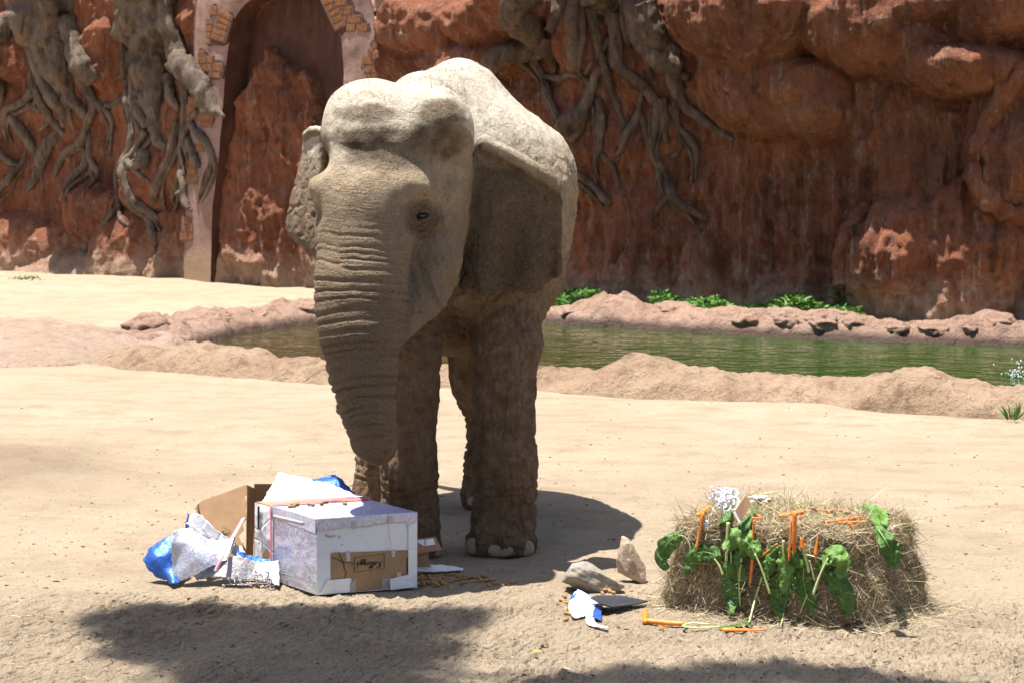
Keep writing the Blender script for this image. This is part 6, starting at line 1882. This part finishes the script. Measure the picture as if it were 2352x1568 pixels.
# ---- chard leaves and stalks
t = NT('chard_blade', 0.55, 0.3)
n1 = t.noise(22, 5, 0.6); vein = t.voro(45, 'DISTANCE_TO_EDGE')
c = t.ramp(n1, (0.3, (0.030, 0.085, 0.014)), (0.7, (0.085, 0.180, 0.034)))
c = t.mix(t.ramp(vein, (0, 0.5), (0.06, 0)), c, (0.16, 0.28, 0.07))
MAT_CHARD = t.set(Base_Color=c, Normal=t.bump(vein, 0.5, 0.008, t.bump(n1, 0.4, 0.02)))
t = NT('chard_blade_light', 0.55, 0.3)
n1 = t.noise(22, 5, 0.6); vein = t.voro(45, 'DISTANCE_TO_EDGE')
c = t.ramp(n1, (0.3, (0.075, 0.165, 0.028)), (0.7, (0.165, 0.285, 0.062)))
MAT_CHARD2 = t.set(Base_Color=c, Normal=t.bump(vein, 0.5, 0.008, t.bump(n1, 0.4, 0.02)))
t = NT('chard_stalk', 0.5, 0.35)
MAT_STALK = t.set(Base_Color=t.ramp(t.noise(16, 4), (0.3, (0.36, 0.44, 0.16)), (0.7, (0.58, 0.64, 0.33))), Normal=t.bump(t.noise(90, 3, vec=t.map((1, 1, 0.1))), 0.3, 0.004))

MAT_MIDRIB = simple_mat('chard_midrib', (0.24, 0.34, 0.11), 0.5, 0.2)
def to3(cv, pts, off, ground=False):
    return np.array([G(*cv(*p_), 0.018) if ground else bp(*cv(*p_), off) for p_ in pts])
def blade_vf(cv, pts, w, off, seed, ground=False, curl=0.3):
    n, m = 44, 17
    q = catmull(to3(cv, pts, off, ground), n)
    tg_ = unit(np.gradient(q, axis=0))
    nr = np.array([0, 0, 1.0]) if ground else unit(hfn + np.array([0, 0, 0.35]))
    sd = unit(np.cross(tg_, nr)); nv_ = unit(np.cross(sd, tg_))
    f = np.linspace(0, 1, n); s = np.linspace(-1, 1, m)
    wd = w * PX8 * (1.0 if cv is k8 else 1.355) * np.sin(np.pi * np.clip(0.06 + 0.90 * f, 0, 1)) ** 0.62 * (1 + 0.16 * vn(np.stack([f * 9, f * 0, f * 0 + seed], -1), seed))
    V = q[:, None] + sd[:, None] * (s[None, :, None] * wd[:, None, None])
    h = wd[:, None] * (curl * (np.abs(s)[None] ** 1.4) * -1.0) + 0.24 * wd[:, None] * np.abs(s)[None] ** 2 * np.sin(f[:, None] * 21 + 3 * np.sign(s)[None] + 6 * vn(V * 14, seed) + seed) + 0.42 * wd.mean() * fbm(V * 26, 3, seed=seed)
    h[:, m // 2] -= 0.04 * wd
    V = V + nv_[:, None] * h[..., None]
    V[..., 2] = np.maximum(V[..., 2], 0.007)
    return sheet_vf(V, 0.0012)[0], q
def chard(label, cv, blade=None, w=70, stalk=None, r=14, off=0.05, mat=None, ground=False, curl=0.3, seed=0):
    allp = (blade or []) + (stalk or [])
    b0 = to3(cv, [allp[0]], off, ground)[0]
    nm = 'chard_leaf' if blade else 'chard_stalk'
    if not blade:
        q = catmull(to3(cv, stalk, off, ground), 20)
        return mk(nm, tube(q, np.linspace(r * 1.0, r * 0.75, 20) * PX8 * (1.0 if cv is k8 else 1.355), 9, flat=0.55, lump=0.08, lumpf=50), MAT_STALK, label=label, cat='stalk')
    e_ = empty(nm, b0, label, 'leaf')
    VF, q = blade_vf(cv, blade, w * 1.28, off, seed, ground, curl)
    mk('blade', VF, mat or MAT_CHARD, e_)
    n_ = unit(hfn + np.array([0, 0, 0.35])) if not ground else np.array([0, 0, 1.0])
    mk('midrib', tube(q[:28] + n_ * 0.0015, np.linspace(0.0034, 0.0006, 28), 6), MAT_MIDRIB, e_)
    if stalk:
        mk('stalk', tube(catmull(to3(cv, stalk, off + 0.006, ground), 16), np.linspace(r, r * 0.6, 16) * PX8 * (1.0 if cv is k8 else 1.355), 9, flat=0.6), MAT_STALK, e_)
    return e_
chard('dark chard leaf drooping past the end of the bale', k8, [(315, 505), (215, 550), (140, 640), (110, 750), (175, 850)], 72, [(405, 700), (402, 600), (360, 525), (312, 503)], 13, 0.06, seed=1)
chard('arching chard leaf whose tip hangs by the foot of the long carrot', k8, [(690, 790), (640, 700), (540, 672), (450, 700), (390, 780), (340, 895)], 78, [(735, 905), (700, 810), (650, 740)], 20, 0.07, seed=2)
chard('small dark chard leaf below the white curly ribbon', k8, [(775, 400), (745, 345), (760, 285), (820, 285)], 66, None, 10, 0.05, seed=3)
chard('broad flat celery stalk below the white curly ribbon', k8, None, 0, [(790, 372), (780, 560), (772, 762)], 34, 0.055)
chard('folded chard leaf hanging beneath the brown tag', k8, [(1055, 200), (1005, 285), (945, 385), (900, 500)], 52, None, 10, 0.045, seed=4)
chard('large light chard leaf arching over a slender stalk', k8, [(1075, 740), (1030, 630), (950, 550), (860, 530), (800, 580), (765, 660)], 92, [(1212, 1095), (1130, 850), (1062, 690)], 21, 0.085, mat=MAT_CHARD2, seed=5, curl=0.45)
chard('long dark chard leaf hanging straight down beside pale stalk', k8, [(825, 690), (820, 850), (812, 1000), (830, 1150), (822, 1325)], 82, [(815, 660), (820, 760), (815, 860)], 12, 0.05, seed=6)
chard('pale upright chard stalk behind the long dark leaf', k8, None, 0, [(925, 730), (902, 950), (912, 1225)], 22, 0.045)
chard('pale stalk slanting down to the sand', k8, None, 0, [(1132, 925), (1062, 1150), (1000, 1392)], 20, 0.06)
chard('crinkled chard leaf beside the slanting carrot piece', k8, [(1290, 625), (1215, 700), (1185, 810), (1170, 925)], 72, None, 10, 0.07, seed=7)
chard('bright chard leaf with wide midrib hanging at the middle of the bale', k8, [(1335, 600), (1368, 740), (1352, 900), (1350, 1082)], 70, [(1350, 555), (1345, 640), (1360, 760)], 24, 0.085, mat=MAT_CHARD2, seed=8)
chard('dark chard leaf hanging under the bright one', k8, [(1280, 890), (1290, 1090), (1312, 1325)], 86, [(1352, 1290), (1340, 1350), (1322, 1412)], 13, 0.05, seed=9)
chard('chard leaf fluttering out beside the narrow carrot stick', k8, [(1400, 700), (1450, 720), (1500, 770), (1535, 830)], 70, None, 9, 0.075, seed=10)
chard('curled chard leaf with its stalk slanting up from below', k8, [(1755, 800), (1810, 705), (1890, 710), (1935, 820), (1900, 935)], 86, [(1650, 1100), (1720, 900), (1800, 735)], 22, 0.07, mat=MAT_CHARD2, seed=11, curl=0.5)
chard('long chard leaf drooping from under the curled one', k8, [(1830, 870), (1900, 990), (1965, 1140), (2002, 1325)], 76, None, 10, 0.06, seed=12)
chard('split celery stalk under the short carrot stub', k8, None, 0, [(1545, 632), (1580, 770), (1606, 880)], 31, 0.06)
chard('narrow dark chard leaf hanging from the split celery stalk', k8, [(1555, 800), (1558, 990), (1600, 1150), (1642, 1315)], 68, [(1590, 1100), (1560, 1180), (1512, 1305)], 14, 0.05, seed=13)
chard('thin celery strip beside the black twine knot', k8, None, 0, [(1612, 755), (1640, 860), (1664, 962)], 17, 0.06)
chard('slender stalk running level under the wedge shaped carrot', k8, None, 0, [(1450, 688), (1600, 702), (1742, 745)], 14, 0.05)
chard('bright chard leaf folded over the top corner of the bale', k4, [(1740, 225), (1830, 280), (1900, 340), (1945, 380)], 66, None, 9, 0.05, mat=MAT_CHARD2, seed=14)
chard('chard leaf hanging from the folded leaf at the corner of the bale', k4, [(1880, 380), (1935, 470), (1985, 560), (2000, 630), (2015, 695)], 56, None, 9, 0.06, seed=15)
chard('short chard leaf tucked behind the crinkled one', k8, [(1235, 650), (1200, 780), (1150, 880), (1120, 960)], 56, None, 9, 0.045, seed=21)
chard('chard leaf hanging low between the two middle leaves', k8, [(1425, 780), (1445, 900), (1430, 1000), (1405, 1100)], 58, None, 9, 0.055, seed=22)
chard('torn chard leaf behind the pale upright stalk', k8, [(880, 780), (900, 900), (880, 1020), (865, 1150)], 60, None, 9, 0.04, mat=MAT_CHARD2, seed=23)
chard('half hidden chard leaf under the split celery stalk', k8, [(1500, 760), (1520, 880), (1500, 1000), (1530, 1120)], 52, None, 9, 0.04, seed=24)
chard('chard leaf peeking out under the large light leaf', k8, [(960, 640), (900, 700), (850, 780), (790, 830)], 60, None, 9, 0.05, seed=25)
chard('frayed chard leaf beside the slender level stalk', k8, [(1690, 760), (1740, 840), (1790, 930), (1800, 1020)], 54, None, 9, 0.045, seed=26)
chard('flat chard leaf on top of the bale behind the thick carrot', k8, [(1130, 290), (1300, 258), (1500, 240), (1660, 245)], 34, None, 9, 0.03, mat=MAT_CHARD2, seed=16, curl=0.1)
chard('flat chard leaf on the top edge under the peanuts', k8, [(1560, 335), (1680, 345), (1800, 330), (1900, 318)], 30, None, 9, 0.03, mat=MAT_CHARD2, seed=17, curl=0.1)
chard('pale celery stick lying on the hay behind the brown tag', k4, None, 0, [(880, 172), (1000, 142), (1142, 122)], 13, 0.05)
chard('pale bent celery stalk lying on the sand next to the long carrot', k4, None, 0, [(640, 1110), (500, 1100), (432, 1122), (520, 1134), (740, 1128)], 11, 0.03, ground=True)
chard('thin chard leaf lying on the sand along the celery stalk', k4, [(700, 1135), (800, 1118), (900, 1098), (945, 1112)], 26, None, 8, 0.03, ground=True, seed=18, curl=0.1)

# ---- twine, ribbon bow, tag, flower
MAT_TWINE = simple_mat('black_twine', (0.02, 0.02, 0.028), 0.6, 0.2)
for pts in ([(1060, 650), (1180, 668), (1300, 690), (1450, 705), (1640, 735)], [(760, 940), (890, 972), (1060, 1000), (1220, 1030), (1400, 1040)]):
    mk('twine', tube(catmull(to3(k8, pts, 0.062), 40), 0.0022, 5), MAT_TWINE, bale)
MAT_WRIB = simple_mat('white_curl', (0.80, 0.77, 0.82), 0.25, 0.08, 30, spec=0.6)
cb = bp(*k4(745, 215), 0.05)
bow = empty('curly_ribbon', cb, 'bunch of white curled ribbon on the top corner of the hay bale', 'ribbon')
for k in range(26):
    st = bp(*k4(random.gauss(750, 45), random.gauss(220, 22)), 0.06) + np.array([0, 0, random.uniform(0, 0.055)])
    dr = unit(np.array([random.uniform(-1, 1), random.uniform(-1, 0.6), random.uniform(-0.2, 0.8)]))
    sd = unit(np.cross(dr, (0.2, 1, 0.1))); up_ = np.cross(sd, dr)
    an = random.uniform(0, 6.28)
    pts = [st + dr * 0.0045 * i + (sd * math.cos(an + i * 0.62) + up_ * math.sin(an + i * 0.62)) * (0.012 + 0.004 * (k % 3)) for i in range(18)]
    mk('curl', strip_vf(pts, dr, 0.010, 46, 0.0006), MAT_WRIB, bow)
pts = [bp(*k4(600 + 20 * math.sin(i * 0.6), 335 + 3.0 * i), 0.055) for i in range(18)]
mk('curl', strip_vf(pts, (0.3, -0.5, 0.5), 0.010, 46, 0.0006), MAT_WRIB, bow)
tg4 = [bp(*k4(x, y), o_) for x, y, o_ in ((820, 262, 0.09), (896, 152, 0.03), (936, 216, 0.03), (862, 345, 0.10))]
tgc = np.mean(tg4, 0)
tg4 = [tgc + np.array([(p_ - tgc)[0], 0.6 * (p_ - tgc)[1], (CAMH - 0)*0 + (p_ - tgc)[2]]) for p_ in tg4]
tuv = [k4(x, y) for x, y in ((820, 262), (896, 152), (936, 216), (862, 345))]
tY = bp(*k4(870, 300), 0.09)[1]
tpts = [P(u, v, tY + dy) for (u, v), dy in zip(tuv, (0.0, 0.09, 0.09, 0.0))]
tgn = unit(np.cross(tpts[1] - tpts[0], tpts[3] - tpts[0])); tgn = tgn if tgn[1] < 0 else -tgn
tago = empty('card_tag', tpts[3], 'square brown card tag leaning on the hay bale beside white ribbon', 'tag')
mk('card', plate_vf(tpts, 0.005, tgn), MAT_CARD, tago, smooth=False)
e0 = [P(*k4(808, 275), tY - 0.01), P(*k4(822, 264), tY - 0.004), P(*k4(863, 346), tY - 0.004), P(*k4(852, 352), tY - 0.012)]
mk('white_edge', plate_vf(e0, 0.003, (-0.8, -0.6, 0)), MAT_PAPER, tago, smooth=False)
fb_ = bp(*k4(1010, 225), 0.04)
flower = empty('paper_flower', fb_, 'crumpled white paper flower on top of the hay bale', 'paper flower')
for k in range(7):
    an = k * 0.9
    mk('petal', leaf_vf(fb_, fb_ + np.array([0.055 * math.cos(an), 0.035 * math.sin(an), 0.022 + 0.02 * (k % 2)]), 0.022, (0, 0, 1), 0.25, 9, 5, 0.012, k), MAT_PAPER, flower)
for k in range(34):
    x_ = random.uniform(1590, 2010) if k < 26 else random.uniform(1080, 1200)
    y_ = (300 if x_ > 1500 else 235) + random.gauss(0, 14)
    q = bp(*k8(x_, y_), 0.03)
    q[2] = HB_H + 0.028 + (0.012 if k % 3 == 0 else 0)
    peanut(q, 'peanut lying on top of the hay bale', 'peanuts on the hay bale', 0.2)

# ================================================================== SMALL THINGS ON THE SAND
rg = np.random.default_rng(99)
def scatter(n, near=True):
    u = rg.uniform(-60, 2420, n); v = rg.uniform(900, 1600, n) if not near else 900 + 700 * rg.random(n) ** 0.6
    y = FPX * CAMH / (v - YHP); x = (u - CXP) / FPX * y
    z = ground_z(x, y)
    return np.column_stack([x, y, z])
q = scatter(4200)
dr_ = unit(rg.normal(size=(len(q), 3)) * np.array([1, 1, 0.12]))
V, F = strands(q + np.array([0, 0, 0.004]), dr_, rg.uniform(0.008, 0.05, len(q)), rg.uniform(0.0005, 0.0012, len(q)), 0.25, 3, 98)
so = mk('straw', (V, F), MAT_HAY, kind='stuff', label='fine bits of straw scattered all over the open sand', cat='straw')
at = so.data.attributes.new('tone', 'FLOAT', 'POINT'); at.data.foreach_set('value', np.repeat(np.clip(rg.normal(0.55, 0.35, len(q)), 0, 1), 8).astype(np.float32))
q = scatter(7000)
bm = bmesh.new(); bmesh.ops.create_icosphere(bm, subdivisions=1, radius=1)
dv = np.array([v.co[:] for v in bm.verts]); df = np.array([[v.index for v in f.verts] for f in bm.faces]); bm.free()
r_ = np.minimum(0.0022 * (1 / np.maximum(rg.random(len(q)), 0.02)) ** 0.45, 0.010)
V = q[:, None] + (dv[None] * (1 + 0.25 * rg.normal(size=(len(q), len(dv), 1)))) * (r_[:, None, None] * np.array([1.2, 1.0, 0.7])) 
F = (df[None] + (np.arange(len(q)) * len(dv))[:, None, None]).reshape(-1, 3)
t = NT('pebble', 0.85, 0.2)
MAT_PEB = t.set(Base_Color=t.ramp(t.n('TexWhiteNoise', 0, Vector=t.n('VectorMath', 0, {'operation': 'SNAP'}, Vector=t.tc)) if False else t.noise(40, 2), (0.35, (0.09, 0.07, 0.055)), (0.55, (0.24, 0.18, 0.13)), (0.7, (0.42, 0.36, 0.29))))
mk('gravel', (V.reshape(-1, 3), F), MAT_PEB, kind='stuff', label='tiny pebbles and grit strewn on the sand', cat='gravel', smooth=False)
lf = G(1234, 1502)
leafo = empty('fallen_leaf', lf, 'small yellow leaf lying on the shaded edge of the sand', 'leaf')
MAT_YLEAF = simple_mat('yellow_leaf', (0.62, 0.42, 0.08), 0.6, 0.2, 20)
mk('blade', sheet_vf(leaf_vf(lf + np.array([-0.022, 0.01, 0.012]), lf + np.array([0.020, 0, 0.010]), 0.010, (0, 0, 1), 0.05)[0].reshape(9, 5, 3), 0.0008)[0], MAT_YLEAF, leafo)
